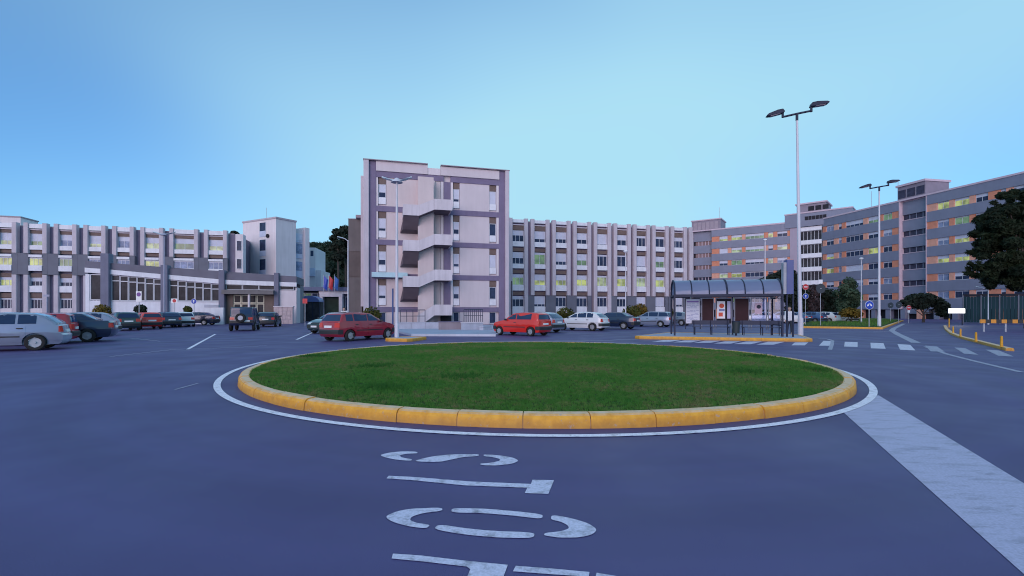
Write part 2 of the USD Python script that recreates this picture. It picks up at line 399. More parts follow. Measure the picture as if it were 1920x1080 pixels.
def grass(name, label, pts, hmin, hmax, seed, look='grass_blade'):
    rg = np.random.default_rng(seed)
    path = fresh(W, name)
    pi = UsdGeom.PointInstancer.Define(stage, path)
    protos = []
    for k in range(3):
        mb = MB()
        for b in range(7):
            a, d = rg.uniform(0, 2 * np.pi), rg.uniform(0, 0.03)
            c = np.array([d * math.cos(b * 0.9), d * math.sin(b * 0.9), 0])
            w = np.array([math.cos(a), math.sin(a), 0]) * 0.0045
            h = rg.uniform(0.6, 1.0)
            lean = np.array([rg.normal(0, 0.3), rg.normal(0, 0.3), 0]) * h * 0.06
            top = c + lean + [0, 0, h]
            mid = c + lean * 0.35 + [0, 0, h * 0.55]
            mb.add([c - w, c + w, mid + w * 0.7, mid - w * 0.7, top], [(0, 1, 2), (0, 2, 3), (3, 2, 4)])
        protos.append(Sdf.Path(obj('tuft', mb, mats[look], path)))
    pi.CreatePrototypesRel().SetTargets(protos)
    n = len(pts)
    pi.CreatePositionsAttr(Vt.Vec3fArray.FromNumpy(np.asarray(pts, np.float32)))
    pi.CreateProtoIndicesAttr(Vt.IntArray.FromNumpy(rg.integers(0, 3, n).astype(np.int32)))
    h = rg.uniform(hmin, hmax, n)
    pi.CreateScalesAttr(Vt.Vec3fArray.FromNumpy(np.c_[np.full(n, 1.0), np.full(n, 1.0), h].astype(np.float32)))
    a = rg.uniform(0, np.pi, n)
    q = np.zeros((n, 4), np.float16)
    q[:, 2], q[:, 3] = np.sin(a), np.cos(a)
    pi.CreateOrientationsAttr(Vt.QuathArray.FromNumpy(q))
    return tag(path, label, 'grass', kind='stuff')


mats['grass_dark'] = leaf_mat('grass_dark', (0.028, 0.12, 0.02), (0.05, 0.17, 0.03), 6.0)
rg = np.random.default_rng(3)
n = 95000
r = (ISL_R - 0.2) * np.sqrt(rg.uniform(0, 1, n))
t = rg.uniform(0, 2 * np.pi, n)
# denser near the camera, where blades can be told apart
x, y = r * np.cos(t), r * np.sin(t)
keep = rg.uniform(0, 1, n) < np.clip(1.15 - (y + 7) / 14 * 0.75, 0.25, 1)
x, y = x[keep], y[keep]
z = turf_z(x, y)
hgt = meshkit.fbm(np.c_[x, y, 0 * x] * 0.8 + 7, 3)
pts = np.c_[x + ISL_C[0], y + ISL_C[1], z]
grass('grass', 'short mown dark green grass covering the roundabout island', pts, 0.02, 0.05, 4)
# a few taller, darker clumps that the mower missed
cl = []
for (u, v) in ((700, 689), (1085, 656), (860, 709), (590, 668), (715, 727), (1370, 655), (1420, 668), (1400, 700), (1540, 694)):
    c = ground(u, v, KH)
    k = 130
    cl.append(np.c_[rg.normal(c[0], 0.24, k), rg.normal(c[1], 0.17, k), np.zeros(k)])
cl = np.vstack(cl)
cl = cl[np.hypot(cl[:, 0] - ISL_C[0], cl[:, 1] - ISL_C[1]) < ISL_R - 0.28]
cl[:, 2] = turf_z(cl[:, 0] - ISL_C[0], cl[:, 1] - ISL_C[1])
grass('grass_clump', 'darker taller tufts standing out of the mown island lawn', cl, 0.06, 0.12, 8, 'grass_dark')

WP = worn_paint('white_road_paint', (0.88, 0.80, 0.92), amount=0.30)
WPB = worn_paint('white_road_paint_band', (0.47, 0.42, 0.59), amount=0.3, streaks=True)
WPF = worn_paint('white_road_paint_faded', (0.36, 0.34, 0.46), amount=0.4)
WPD = worn_paint('white_dash_paint', (0.66, 0.60, 0.74), amount=0.35)

# the white line round the island
a = np.linspace(0, 2 * np.pi, 241)
o = np.c_[ELL_C[0] + ELL_R[0] * np.cos(a), ELL_C[1] + ELL_R[1] * np.sin(a)]
i_ = np.c_[ELL_C[0] + (ELL_R[0] - 0.125) * np.cos(a), ELL_C[1] + (ELL_R[1] - 0.115) * np.sin(a)]
mb = MB()
mb.add(np.c_[np.vstack([o, i_]), np.full(482, 0.008)], [(k, k + 1, 241 + k + 1, 241 + k) for k in range(240)])
tag(obj('ring_line', mb, WP), 'thin white painted line circling the roundabout island outside its yellow kerb', 'road marking')


def px_poly(name, label, pix, z=0.004, m=WP, cat='road marking', group=None):
    return tag(obj(name, sheet([ground(*p) for p in pix], z), m), label, cat, group)


def crop(pts, u0, v0, k):
    return [(u0 + x / k, v0 + y / k) for x, y in pts]


L = lambda pts: crop(pts, 680, 830, 3.692)


def soften(p, n=2):
    p = [np.asarray(q, float) for q in p]
    for _ in range(n):
        p = [x for a, b in zip(p, p[1:] + p[:1]) for x in (a * .8 + b * .2, a * .2 + b * .8)]
    return p


def letter(ch, label, pieces):
    t = thing(f'painted_letter', label, 'road marking')
    for p in pieces:
        obj('stroke', sheet([ground(*q) for q in (soften(L(p)) if ch in 'SO' else L(p))], 0.004), WPL, t)


WPL = worn_paint('white_letter_paint', (0.66, 0.60, 0.76), amount=0.38)
letter('S', 'white stencilled road letter S, nearest to the roundabout kerb', [
    [(115, 88), (190, 70), (280, 62), (370, 64), (386, 76), (300, 79), (255, 90), (268, 105), (345, 117), (335, 128), (240, 122), (160, 106)],
    [(365, 125), (480, 97), (620, 82), (805, 81), (805, 95), (700, 101), (600, 122), (540, 135), (450, 137), (370, 131)],
    [(835, 84), (930, 88), (1040, 105), (1082, 127), (1040, 148), (930, 161), (820, 158), (810, 147), (890, 142), (950, 128), (950, 115), (900, 102), (840, 96)]])
letter('T', 'white stencilled road letter T with long thin stem and square bar end', [
    [(180, 232), (350, 240), (750, 272), (1150, 288), (1165, 289), (1175, 260), (1325, 262), (1285, 358), (1122, 352), (1140, 315), (700, 298), (340, 262), (165, 250)]])
letter('O', 'white stencilled road letter O in four curved strokes', [
    [(160, 512), (230, 480), (330, 460), (550, 452), (552, 475), (420, 490), (340, 515), (325, 540), (375, 560), (470, 572), (440, 598), (330, 585), (230, 560), (175, 535)],
    [(620, 455), (850, 460), (1060, 478), (1250, 500), (1240, 532), (1060, 510), (830, 490), (610, 487)],
    [(1310, 503), (1440, 525), (1560, 560), (1625, 605), (1590, 640), (1500, 660), (1360, 662), (1250, 645), (1265, 628), (1370, 618), (1430, 598), (1420, 575), (1370, 550), (1300, 535)],
    [(525, 568), (700, 595), (900, 615), (1195, 625), (1180, 665), (950, 662), (700, 640), (490, 603)]])
letter('P', 'white stencilled road letter P cut off by the bottom picture edge', [
    [(210, 772), (400, 785), (700, 820), (1005, 850), (950, 1000), (700, 995), (745, 880), (720, 862), (400, 825), (200, 806)],
    [(1060, 857), (1300, 875), (1570, 900), (1565, 932), (1300, 915), (1040, 895)],
    [(1620, 905), (1800, 935), (1900, 985), (1850, 1040), (1700, 1060), (1500, 1050), (1520, 1010), (1650, 1005), (1690, 985), (1650, 955), (1610, 940)]])

# splitter band at the right
A0, A1, B0, B1 = ground(1579, 771.5), ground(1761, 935), ground(1648, 742), ground(1821, 847)
da, db = (A1 - A0) / np.linalg.norm(A1 - A0), (B1 - B0) / np.linalg.norm(B1 - B0)
band = [A0, A0 + da * 3.2, A0 + da * 6.2, B0 + db * 7.2, B0 + db * 4, B0]
ring_pts = [np.array([ELL_C[0] + ELL_R[0] * math.cos(t), ELL_C[1] + ELL_R[1] * math.sin(t)]) for t in np.linspace(math.atan2((B0[1] - ELL_C[1]) / ELL_R[1], (B0[0] - ELL_C[0]) / ELL_R[0]), math.atan2((A0[1] - ELL_C[1]) / ELL_R[1], (A0[0] - ELL_C[0]) / ELL_R[0]), 8)]
tag(obj('painted_band', sheet(band + ring_pts, 0.004), WPB), 'broad worn white painted band running from roundabout ring to lower right corner', 'road marking')

# dashes of the crossing, from the shelter kerb round to the right
DASH = [
    ([(1245, 637.6), (1278, 637.6), (1256, 641), (1222, 641)]), ([(1284, 638.4), (1316, 638.4), (1296, 642), (1262, 642)]),
    ([(1322, 639), (1352, 639), (1332, 643), (1301, 643)]), ([(1360, 640), (1390, 640), (1370, 644.5), (1338, 644.3)]),
    ([(1399, 640.4), (1430, 640.4), (1408, 645.5), (1376, 645.3)]), ([(1440, 641), (1471, 641.2), (1450, 646.5), (1418, 646.3)]),
    crop([(128, 92), (232, 92), (205, 115), (100, 115)], 1460, 620, 4.174), crop([(350, 80), (425, 82), (412, 119), (315, 118)], 1460, 620, 4.174),
    crop([(518, 88), (618, 90), (618, 128), (512, 125)], 1460, 620, 4.174), crop([(718, 95), (820, 98), (838, 143), (722, 138)], 1460, 620, 4.174),
    crop([(930, 105), (1030, 112), (1070, 155), (950, 150)], 1460, 620, 4.174), crop([(1145, 118), (1240, 125), (1300, 165), (1190, 162)], 1460, 620, 4.174),
    crop([(1375, 132), (1460, 138), (1565, 190), (1450, 180)], 1460, 620, 4.174), crop([(1620, 150), (1720, 154), (1840, 203), (1720, 197)], 1460, 620, 4.174)]
ORD = ['first', 'second', 'third', 'fourth', 'fifth', 'sixth', 'seventh', 'eighth', 'ninth', 'tenth', 'eleventh', 'twelfth', 'thirteenth', 'fourteenth']
for k, q in enumerate(DASH):
    where = 'along the yellow kerb under the shelter' if k < 7 else 'on the road right of the shelter'
    px_poly('crossing_dash', f'white crossing dash {where}, {ORD[k]} from left', q, m=WPD if k < 11 else WPF, group='white dashes of the crossing')


def line_px(name, label, pix, width, m=WPF, z=0.006, group=None):
    p = [ground(*q) for q in pix]
    ln = sg.LineString(p).buffer(width / 2, cap_style=2)
    return tag(obj(name, sheet(list(ln.exterior.coords)[:-1], z), m), label, 'road marking', group)


line_px('road_line', 'faded curved white line across the right hand lane near the median tip', [(1695, 607), (1676, 616), (1672, 620), (1684, 627), (1718, 643)], 0.35)
line_px('road_line', 'short thin white line below the median kerb at right', [(1638, 621.6), (1668, 622.5)], 0.12, WP)
line_px('road_line', 'faded white curve through the crossing dashes at far right', [(1735, 650), (1775, 664), (1830, 678), (1915, 698)], 0.14)
line_px('road_line', 'small curved white arc at tip of the shelter kerb', [(1535, 634), (1553, 636), (1561, 639), (1560, 646), (1556, 656)], 0.14)
line_px('parking_line', 'thin white diagonal parking line left of the off roader', [(404, 626.5), (372, 644), (352, 655)], 0.12, WP)
line_px('parking_line', 'thin white diagonal parking line in front of the dark green car', [(592, 621), (556, 637)], 0.12, WP)
line_px('road_line', 'faint white line along the left lane below parked cars', [(205, 669), (330, 655), (440, 652), (500, 648)], 0.10)
line_px('road_line', 'faint short white line on asphalt left of the ring line', [(328, 731), (372, 719)], 0.05)
line_px('road_line', 'faint white line behind the far side of the grass island', [(1040, 639.5), (1120, 639), (1195, 636)], 0.18)
line_px('parking_line', 'faint white parking line beside the dark saloon rear', [(245, 634), (300, 640)], 0.1)


# ---------------------------------------------------------------- kerbed islands with loose yellow kerb stones
def kerb_run(parent, pts, h=0.16, w=0.16, closed=True, step=1.0, z0=0.0):
    """Yellow kerb stones one by one along a polyline (outer edge on the line, counter-clockwise)."""
    P = [np.asarray(p, float) for p in pts] + ([np.asarray(pts[0], float)] if closed else [])
    for p, q in zip(P[:-1], P[1:]):
        ln = np.linalg.norm(q - p)
        n = max(1, round(ln / step))
        d = (q - p) / ln
        inn = np.array([-d[1], d[0]])
        for k in range(n):
            a, b = p + d * (ln * k / n + 0.004), p + d * (ln * (k + 1) / n - 0.004)
            c = 0.03
            sec = [(0, 0), (0.008, h - c), (c, h), (w, h + 0.002), (w, 0)]
            v = [(*(e + inn * s), z0 + hh) for e in (a, b) for s, hh in sec]
            f = [(j, j + 5, j + 6) for j in range(4)] + [(j, j + 6, j + 1) for j in range(4)] + [(0, j, j + 1) for j in range(1, 4)] + [(5, 5 + j + 1, 5 + j) for j in range(1, 4)]
            obj('kerb_stone', (v, np.array(f)[:, ::-1]), mats['kerb_yellow'], parent)


PAVE = mat('pavement_concrete', (0.36, 0.38, 0.50), 0.8, 0.1, 0.8, 18)


def kerbed(name, label, corners, top_m, h=0.16):
    c = np.array([np.asarray(p, float) for p in corners])
    t = thing(name, label, 'traffic island', kind='structure')
    kerb_run(t, c, h)
    inner = sg.Polygon(c).buffer(-0.158, join_style=2)
    obj('paving' if top_m is PAVE else 'turf', sheet(list(inner.exterior.coords)[:-1], h - 0.012), top_m, t)
    return t


SH_L, SH_R = ground(1199, 636), ground(1528, 641.5)
dsh = (SH_R - SH_L) / np.linalg.norm(SH_R - SH_L)
nsh = np.array([-dsh[1], dsh[0]])
kerbed('shelter_island', 'long yellow kerbed platform under the bus shelter', [SH_L, SH_R - dsh * 0.35, SH_R + nsh * 0.35, SH_R + nsh * 4.3 + dsh * 0.5, SH_R + nsh * 5.2, SH_L + nsh * 5.2 + dsh * 1.5, SH_L + nsh * 0.35 - dsh * 0.25], PAVE)
m0, m1, m2 = ground(1500, 615), ground(1655, 617.5), ground(1694, 602)
kerbed('median_island', 'grass median with yellow kerb behind the bus shelter at right', [m0, m1, m2, m2 + (-3, 8), ground(1512, 600.5)], mats['lawn'])
s0, s1 = ground(724, 640.5), ground(767, 641.3)
kerbed('lamp_island', 'small yellow kerbed island at foot of the gull wing lamp', [s0 + (0.1, 0), s1 - (0.1, 0), s1 + (0.12, 0.3), s1 + (0.5, 1.8), s0 + (0.3, 1.8), s0 + (-0.12, 0.3)], PAVE)
mp = [ground(u, v) for u, v in ((1515, 613.5), (1655, 616), (1690, 602), (1640, 599), (1512, 601))]
rg = np.random.default_rng(12)
poly = sg.Polygon(mp).buffer(-0.25)
bx = poly.bounds
q = np.c_[rg.uniform(bx[0], bx[2], 14000), rg.uniform(bx[1], bx[3], 14000)]
import shapely
q = q[shapely.contains_xy(poly, q[:, 0], q[:, 1])]
grass('grass', 'green grass growing on the kerbed median at right', np.c_[q, np.full(len(q), 0.15)], 0.12, 0.32, 21)

# bent yellow kerb with posts at the far right
PTS = [ground(u, v) for u, v in ((1775, 612), (1779, 619), (1790, 627), (1809, 634.5), (1849.6, 645), (1902, 658.5))]
t = thing('bent_kerb', 'narrow bent yellow kerb carrying small posts at far right', 'kerb', kind='structure')
for p, q in zip(PTS[:-1], PTS[1:]):
    d = (q - p) / np.linalg.norm(q - p)
    kerb_run(t, [q, p], 0.11, 0.22, closed=False, step=1.2)
YEL = mat('post_yellow', (0.62, 0.30, 0.02), 0.6, 0.15, 6.0)
for k, (u, v, h) in enumerate(((1880.5, 652, 0.42), (1832, 641, 0.42), (1802.5, 632, 0.42), (1788.5, 625, 0.42), (1780.5, 614, 0.75))):
    p = ground(u, v, 0.08) + (0.05, 0.1)
    t = thing('yellow_post', ['nearest yellow post on the bent kerb at far right', 'second nearest yellow post on the bent kerb', 'middle yellow post on the bent kerb', 'second farthest short yellow post on the bent kerb', 'tall yellow post at the far end of the bent kerb'][k], 'post', (*p, 0.10), group='yellow posts on the bent kerb')
    obj('post', MB().tube([(0, 0, -0.02), (0, 0, h * 0.9), (0, 0, h)], [0.045, 0.04, 0.025], 10), YEL, t, 40)
    obj('foot', MB().tube([(0, 0, -0.005), (0, 0, 0.03)], [0.07, 0.06], 12), YEL, t, 40)

# pavement before the tower
pv = thing('pavement', 'pale pavement before the concrete tower', 'pavement', kind='structure')
a0, a1 = ground(772, 630), ground(930, 630.5)
b1, b0 = np.array([0.5, 46.0]), np.array([-13.2, 44.0])
inner = [a0, a1, b1, b0]
obj('paving', MB().prism_xy(inner, 0.0, 0.12), PAVE, pv)
kd = (a1 - a0) / np.linalg.norm(a1 - a0)
for k in range(5):
    p, q = a0 + (a1 - a0) * k / 5, a0 + (a1 - a0) * (k + 1) / 5
    off = np.array([kd[1], -kd[0]]) * 0.15
    obj('kerb_stone', MB().prism_xy([p + off + kd * 0.006, q + off - kd * 0.006, q - kd * 0.006, p + kd * 0.006], 0.0, 0.13), mat('pale_kerb', (0.55, 0.57, 0.66), 0.8, 0.1), pv)


# ---------------------------------------------------------------- cars
def ccw(p):
    p = [tuple(map(float, q)) for q in p]
    return p if sg.Polygon(p).exterior.is_ccw else p[::-1]


def cs(poly, r=0.0):
    c = m3.CrossSection([ccw(poly)])
    if r:
        c = c.offset(-r, m3.JoinType.Round, 2, 16).offset(2 * r, m3.JoinType.Round, 2, 16).offset(-r, m3.JoinType.Round, 2, 16)
    return c


def ext(c, w):
    """A section in x, z extruded across the car's width."""
    return c.extrude(w).translate((0, 0, -w / 2)).rotate((90, 0, 0))


CARS = {
    'hatch': dict(L=4.05, W=1.70, H=1.43, ax=(-1.20, 1.30), r=0.30, belt=0.93,
                  low=[(-2.0, .30), (-2.02, .55), (-1.97, .62), (-1.90, .95), (0.95, .96), (1.45, .86), (1.85, .70), (1.98, .58), (2.0, .32), (1.9, .22), (-1.9, .22)],
                  cab=[(-1.93, .92), (-1.40, 1.32), (-1.12, 1.40), (-.35, 1.43), (.22, 1.39), (1.02, .92)], pil=[-.70, .06], dlo0=-1.22, doors=[(-.95, -.02), (-.02, 1.0)]),
    'boxy': dict(L=3.65, W=1.56, H=1.40, ax=(-1.15, 1.20), r=0.27, belt=0.90,
                 low=[(-1.80, .34), (-1.82, .52), (-1.76, .60), (-1.74, .92), (.80, .93), (1.62, .78), (1.74, .70), (1.80, .50), (1.80, .32), (1.7, .22), (-1.7, .22)],
                 cab=[(-1.74, .90), (-1.62, 1.30), (-1.45, 1.38), (-.3, 1.40), (.15, 1.36), (.84, .90)], pil=[-.10], dlo0=-1.18, doors=[(-.18, .84)]),
    'five_door': dict(L=3.95, W=1.64, H=1.42, ax=(-1.22, 1.28), r=0.28, belt=0.91,
                 low=[(-1.93, .34), (-1.96, .52), (-1.90, .60), (-1.86, .93), (.85, .94), (1.70, .79), (1.86, .70), (1.95, .50), (1.95, .32), (1.8, .22), (-1.8, .22)],
                 cab=[(-1.86, .91), (-1.55, 1.33), (-1.35, 1.40), (-.3, 1.42), (.18, 1.38), (.92, .91)], pil=[-.98, -.10], dlo0=-1.42, doors=[(-.98, -.10), (-.10, .90)]),
    'saloon': dict(L=4.50, W=1.74, H=1.40, ax=(-1.28, 1.36), r=0.30, belt=0.94,
                   low=[(-2.2, .34), (-2.24, .60), (-2.18, .92), (-2.10, 1.0), (-1.45, 1.02), (.92, .96), (1.7, .84), (2.1, .70), (2.24, .55), (2.24, .32), (2.1, .22), (-2.1, .22)],
                   cab=[(-1.72, .98), (-1.05, 1.36), (-.55, 1.40), (.0, 1.40), (.25, 1.37), (1.02, .92)], pil=[-.66, .10], doors=[(-.98, -.06), (-.06, 1.0)]),
    'estate': dict(L=4.30, W=1.68, H=1.46, ax=(-1.22, 1.30), r=0.29, belt=0.92,
                   low=[(-2.1, .34), (-2.14, .56), (-2.08, .64), (-2.04, .95), (.90, .95), (1.6, .83), (2.0, .70), (2.14, .55), (2.14, .32), (2.0, .22), (-2.0, .22)],
                   cab=[(-2.04, .92), (-1.80, 1.36), (-1.6, 1.43), (-.3, 1.46), (.15, 1.42), (.98, .92)], pil=[-.98, -.05], doors=[(-1.02, -.12), (-.12, .98)]),
    'offroad': dict(L=3.75, W=1.70, H=1.80, ax=(-1.10, 1.15), r=0.36, belt=1.12,
                    low=[(-1.72, .48), (-1.78, .58), (-1.76, 1.12), (.55, 1.14), (1.55, 1.06), (1.72, .96), (1.78, .60), (1.74, .42), (-1.7, .42)],
                    cab=[(-1.76, 1.10), (-1.70, 1.70), (-1.60, 1.78), (-.2, 1.80), (.22, 1.75), (.62, 1.10)], pil=[-.75, -.02], doors=[(-.70, -.04), (-.04, .66)]),
}


def shape_car(kind):
    c = CARS[kind]
    L, Wd, H, belt = c['L'], c['W'], c['H'], c['belt']
    soft = 0.055 if kind in ('hatch', 'saloon', 'estate') else 0.035

    def warp(extra):
        def fn(v):
            v = np.array(v)
            x, y, z = v[:, 0], v[:, 1], v[:, 2]
            a = np.abs(x) / (L / 2)
            plan = 1 - 0.13 * np.clip(a, 0, 1.1) ** 5 - 0.03 * a ** 2
            zt = np.interp(z, [0.2, 0.45, 0.68, belt, H - 0.06, H], [0.93, 0.985, 1.0, 0.955, 0.80 if kind != 'offroad' else 0.90, 0.70 if kind != 'offroad' else 0.84])
            yn = np.clip(np.abs(y) / (Wd / 2), 0, 1)
            v[:, 1] = y * plan * zt + np.sign(y) * extra * (yn > 0.9)
            v[:, 0] = x * (1 - 0.045 * yn ** 2 * np.clip(a, 0, 1) ** 3)
            v[:, 2] = np.where(z > H - 0.25, z - 0.03 * yn ** 2, z)
            return v
        return fn

    def build(off):
        lo, ca = cs(c['low'], soft), cs(c['cab'], soft)
        if off:
            lo, ca = lo.offset(off, m3.JoinType.Round, 2, 16), ca.offset(off, m3.JoinType.Round, 2, 16)
        b = (ext(lo, Wd) + ext(ca, Wd)).refine_to_length(0.16)
        return b.warp_batch(warp(off))

    body0, big = build(0.0), build(0.007)
    arches = [m3.Manifold.cylinder(0.32, c['r'] + 0.055, c['r'] + 0.055, 28).rotate((90, 0, 0)).translate((ax, sy * (Wd / 2) + 0.16, c['r'])) for ax in c['ax'] for sy in (-1, 1)]
    arch = m3.Manifold.batch_boolean(arches, m3.OpType.Add)
    body, big = body0 - arch, big - arch
    out = []

    def put(name, m, look, parent=None, smooth=40):
        if not m.is_empty() and m.num_tri():
            out.append((name, parent, meshkit.arrays(m, smooth), look))

    put('body', body, 'paint')
    halves = lambda m: [m.trim_by_plane((0, 1, 0), 0.40 * Wd / 2), m.trim_by_plane((0, -1, 0), 0.40 * Wd / 2)]
    # side glass
    dlo = cs(c['cab']).offset(-0.075, m3.JoinType.Round, 2, 8)
    lim = m3.CrossSection.square((10, 2)).translate((-5, belt + 0.035))
    dlo = dlo ^ lim
    if 'dlo0' in c:
        dlo = dlo ^ m3.CrossSection.square((9, 4)).translate((c['dlo0'], -1))
    xs = [-3] + list(c['pil']) + [3]
    for a, b in zip(xs[:-1], xs[1:]):
        seg = dlo ^ m3.CrossSection.square((b - a - 0.07, 3)).translate((a + 0.035, 0))
        if seg.is_empty():
            continue
        for h in halves(big ^ ext(seg, 3)):
            put('side_window', h, 'glass')
    # windscreen and rear window
    cab = c['cab']

    def screen(name, base, top, s):
        (xb, zb), (xt, zt) = base, top
        yb, yt = 0.80 * Wd / 2, 0.62 * Wd / 2
        if kind == 'offroad':
            yb, yt = 0.74 * Wd / 2, 0.68 * Wd / 2
        p0, p1 = np.array([xb, zb]), np.array([xt, zt])
        q0, q1 = p0 + (p1 - p0) * 0.14, p0 + (p1 - p0) * 0.90
        hull = m3.Manifold.hull_points([(q[0] + d, y * sy, q[1]) for q, y in ((q0, yb), (q1, yt)) for d in (-0.16, 0.16) for sy in (-1, 1)])
        put(name, big ^ hull, 'glass')

    screen('windscreen', (cab[-1][0], max(cab[-1][1], belt)), cab[-2], 1)
    screen('rear_window', (cab[0][0] if kind != 'saloon' else cab[0][0] + 0.05, max(cab[0][1], belt + 0.03)), cab[1] if kind != 'offroad' else (cab[1][0], cab[1][1] - 0.05), -1)
    # doors as slightly proud panels
    for a, b in c['doors']:
        dz = m3.CrossSection.square((b - a - 0.016, belt - 0.33)).translate((a + 0.008, 0.31)).offset(-0.03, m3.JoinType.Round, 2, 12).offset(0.03, m3.JoinType.Round, 2, 12)
        for h in halves((big ^ ext(dz, 3))):
            put('door', h, 'paint')
    lowbox = lambda x0, x1, z0, z1, y0=-2, y1=2: m3.Manifold.cube((x1 - x0, y1 - y0, z1 - z0)).translate((x0, y0, z0))
    xr, xf = -L / 2, L / 2
    bz = (0.60, 0.78) if kind == 'offroad' else (0.36, 0.58)
    big2 = build(0.02) - arch
    put('rear_bumper', big2 ^ lowbox(xr - .2, xr + 0.34, *bz), 'bumper')
    put('front_bumper', big2 ^ lowbox(xf - 0.38, xf + .2, *bz), 'bumper')
    big3 = build(0.012) - arch
    for h in halves(big3 ^ lowbox(c['ax'][0] + c['r'] + 0.1, c['ax'][1] - c['r'] - 0.1, 0.50, 0.55)):
        put('rubbing_strip', h, 'black')
    for sy in (-1, 1):
        y0, y1 = sorted((sy * 0.52 * Wd / 2 * (1.15 if kind == 'hatch' else 1), sy * 1.1))
        tz = (0.68, 0.90) if kind != 'offroad' else (0.84, 1.02)
        put('tail_lamp', big3 ^ lowbox(xr - .2, xr + (0.20 if kind != 'estate' else .16), *tz, y0, y1), 'tail')
        hz = (0.62, 0.77) if kind != 'offroad' else (0.76, 0.94)
        put('head_lamp', big3 ^ lowbox(xf - 0.30, xf + .2, *hz, *sorted((sy * 0.48 * Wd / 2, sy * (0.86 if kind != 'offroad' else 0.8) * Wd / 2))), 'head')
        mx = cab[-1][0] - 0.22
        put('mirror', m3.Manifold.batch_hull([m3.Manifold.sphere(0.06, 12).translate((mx, sy * (Wd / 2 * 0.97 + 0.05), belt + 0.06)), m3.Manifold.sphere(0.05, 12).translate((mx + 0.02, sy * (Wd / 2 * 0.97 + 0.13), belt + 0.07)),
                                              m3.Manifold.sphere(0.025, 8).translate((mx, sy * Wd / 2 * 0.92, belt + 0.02))]), 'mirror')
        for a, b in c['doors']:
            put('door_handle', m3.Manifold.cube((0.17, 0.03, 0.035)).translate((a + 0.07, sy * (Wd / 2 * 0.985) - 0.012, belt - 0.12)), 'black', None, False)
    put('grille', big3 ^ lowbox(xf - .3, xf + .2, hz[0] + .01, hz[1] - .03, -0.44 * Wd / 2, 0.44 * Wd / 2), 'black')
    tailx = {'hatch': xr + 0.08, 'boxy': xr + 0.06, 'five_door': xr + .06, 'saloon': xr - 0.01, 'estate': xr + 0.08, 'offroad': xr + .05}[kind]
    ztp = 0.66 if kind not in ('offroad',) else 0.70
    put('number_plate', (build(0.026)) ^ lowbox(xr - .3, xr + 0.3, ztp, ztp + 0.11, -0.26 - (.3 if kind == 'offroad' else 0), 0.26 - (.3 if kind == 'offroad' else 0)), 'plate')
    put('number_plate', (build(0.030)) ^ lowbox(xf - .2, xf + 0.3, 0.42, 0.53, -0.26, 0.26), 'plate')
    # wheels
    for ax in c['ax']:
        for sy in (-1, 1):
            r, w = c['r'], 0.19
            sec = [(0.60 * r, -w / 2), (0.90 * r, -w / 2), (r, -w / 2 + 0.035), (r, w / 2 - 0.035), (0.90 * r, w / 2), (0.60 * r, w / 2)]
            tyre = m3.CrossSection([ccw(sec)]).revolve(28).rotate((90, 0, 0)).translate((ax, sy * (Wd / 2 - 0.10), r))
            put('wheel', tyre, 'rubber')
            key = len(out) - 1
            rim = m3.Manifold.cylinder(0.10, 0.62 * r, 0.62 * r, 24) - m3.Manifold.batch_boolean(
                [m3.Manifold.cylinder(0.06, 0.085 * r / 0.3, 0.085 * r / 0.3, 10).translate((0.40 * r * math.cos(k * 2 * math.pi / 6), 0.40 * r * math.sin(k * 2 * math.pi / 6), 0.06)) for k in range(6)], m3.OpType.Add)
            rim = rim.rotate((90 if sy < 0 else -90, 0, 0)).translate((ax, sy * (Wd / 2 - 0.10), r))
            put('rim', rim, 'rim', key)
    if kind == 'offroad':
        r = 0.34
        sec = [(0.55 * r, -.1), (0.92 * r, -.1), (r, -.06), (r, .06), (0.92 * r, .1), (0.55 * r, .1)]
        put('spare_wheel', m3.CrossSection([ccw(sec)]).revolve(28).rotate((0, 90, 0)).translate((xr - 0.02, 0.02, 0.98)), 'rubber')
        put('rim', m3.Manifold.cylinder(0.10, 0.58 * r, 0.50 * r, 24).rotate((0, -90, 0)).translate((xr + 0.0, 0.02, 0.98)), 'rimdull', len(out) - 1)
    return out


car_shapes = {}
GLOW_TAIL = glow('tail_lamp_lit', (1.0, 0.03, 0.01), 0.9, 0.1)
GLOW_HEAD = glow('head_lamp_lit', (1.0, 0.85, 0.62), 2.5, 0.1)


def paint(name, col, metal=0.0):
    return mat('paint_' + name, col, 0.28, 0.05, 0.8, 90.0, metal=metal, coat=0.8)


PAINTS = {'silver': paint('silver', (0.27, 0.30, 0.40), 0.35), 'red': paint('red', (0.60, 0.018, 0.008)), 'maroon': paint('maroon', (0.30, 0.012, 0.03)),
          'navy': paint('navy', (0.012, 0.022, 0.06), 0.2), 'green': paint('dark_green', (0.010, 0.030, 0.035)), 'white': paint('white', (0.66, 0.67, 0.72)),
          'blue': paint('steel_blue', (0.05, 0.10, 0.24), 0.2), 'black': paint('black', (0.012, 0.013, 0.018)), 'grey': paint('grey', (0.13, 0.15, 0.20), 0.3)}


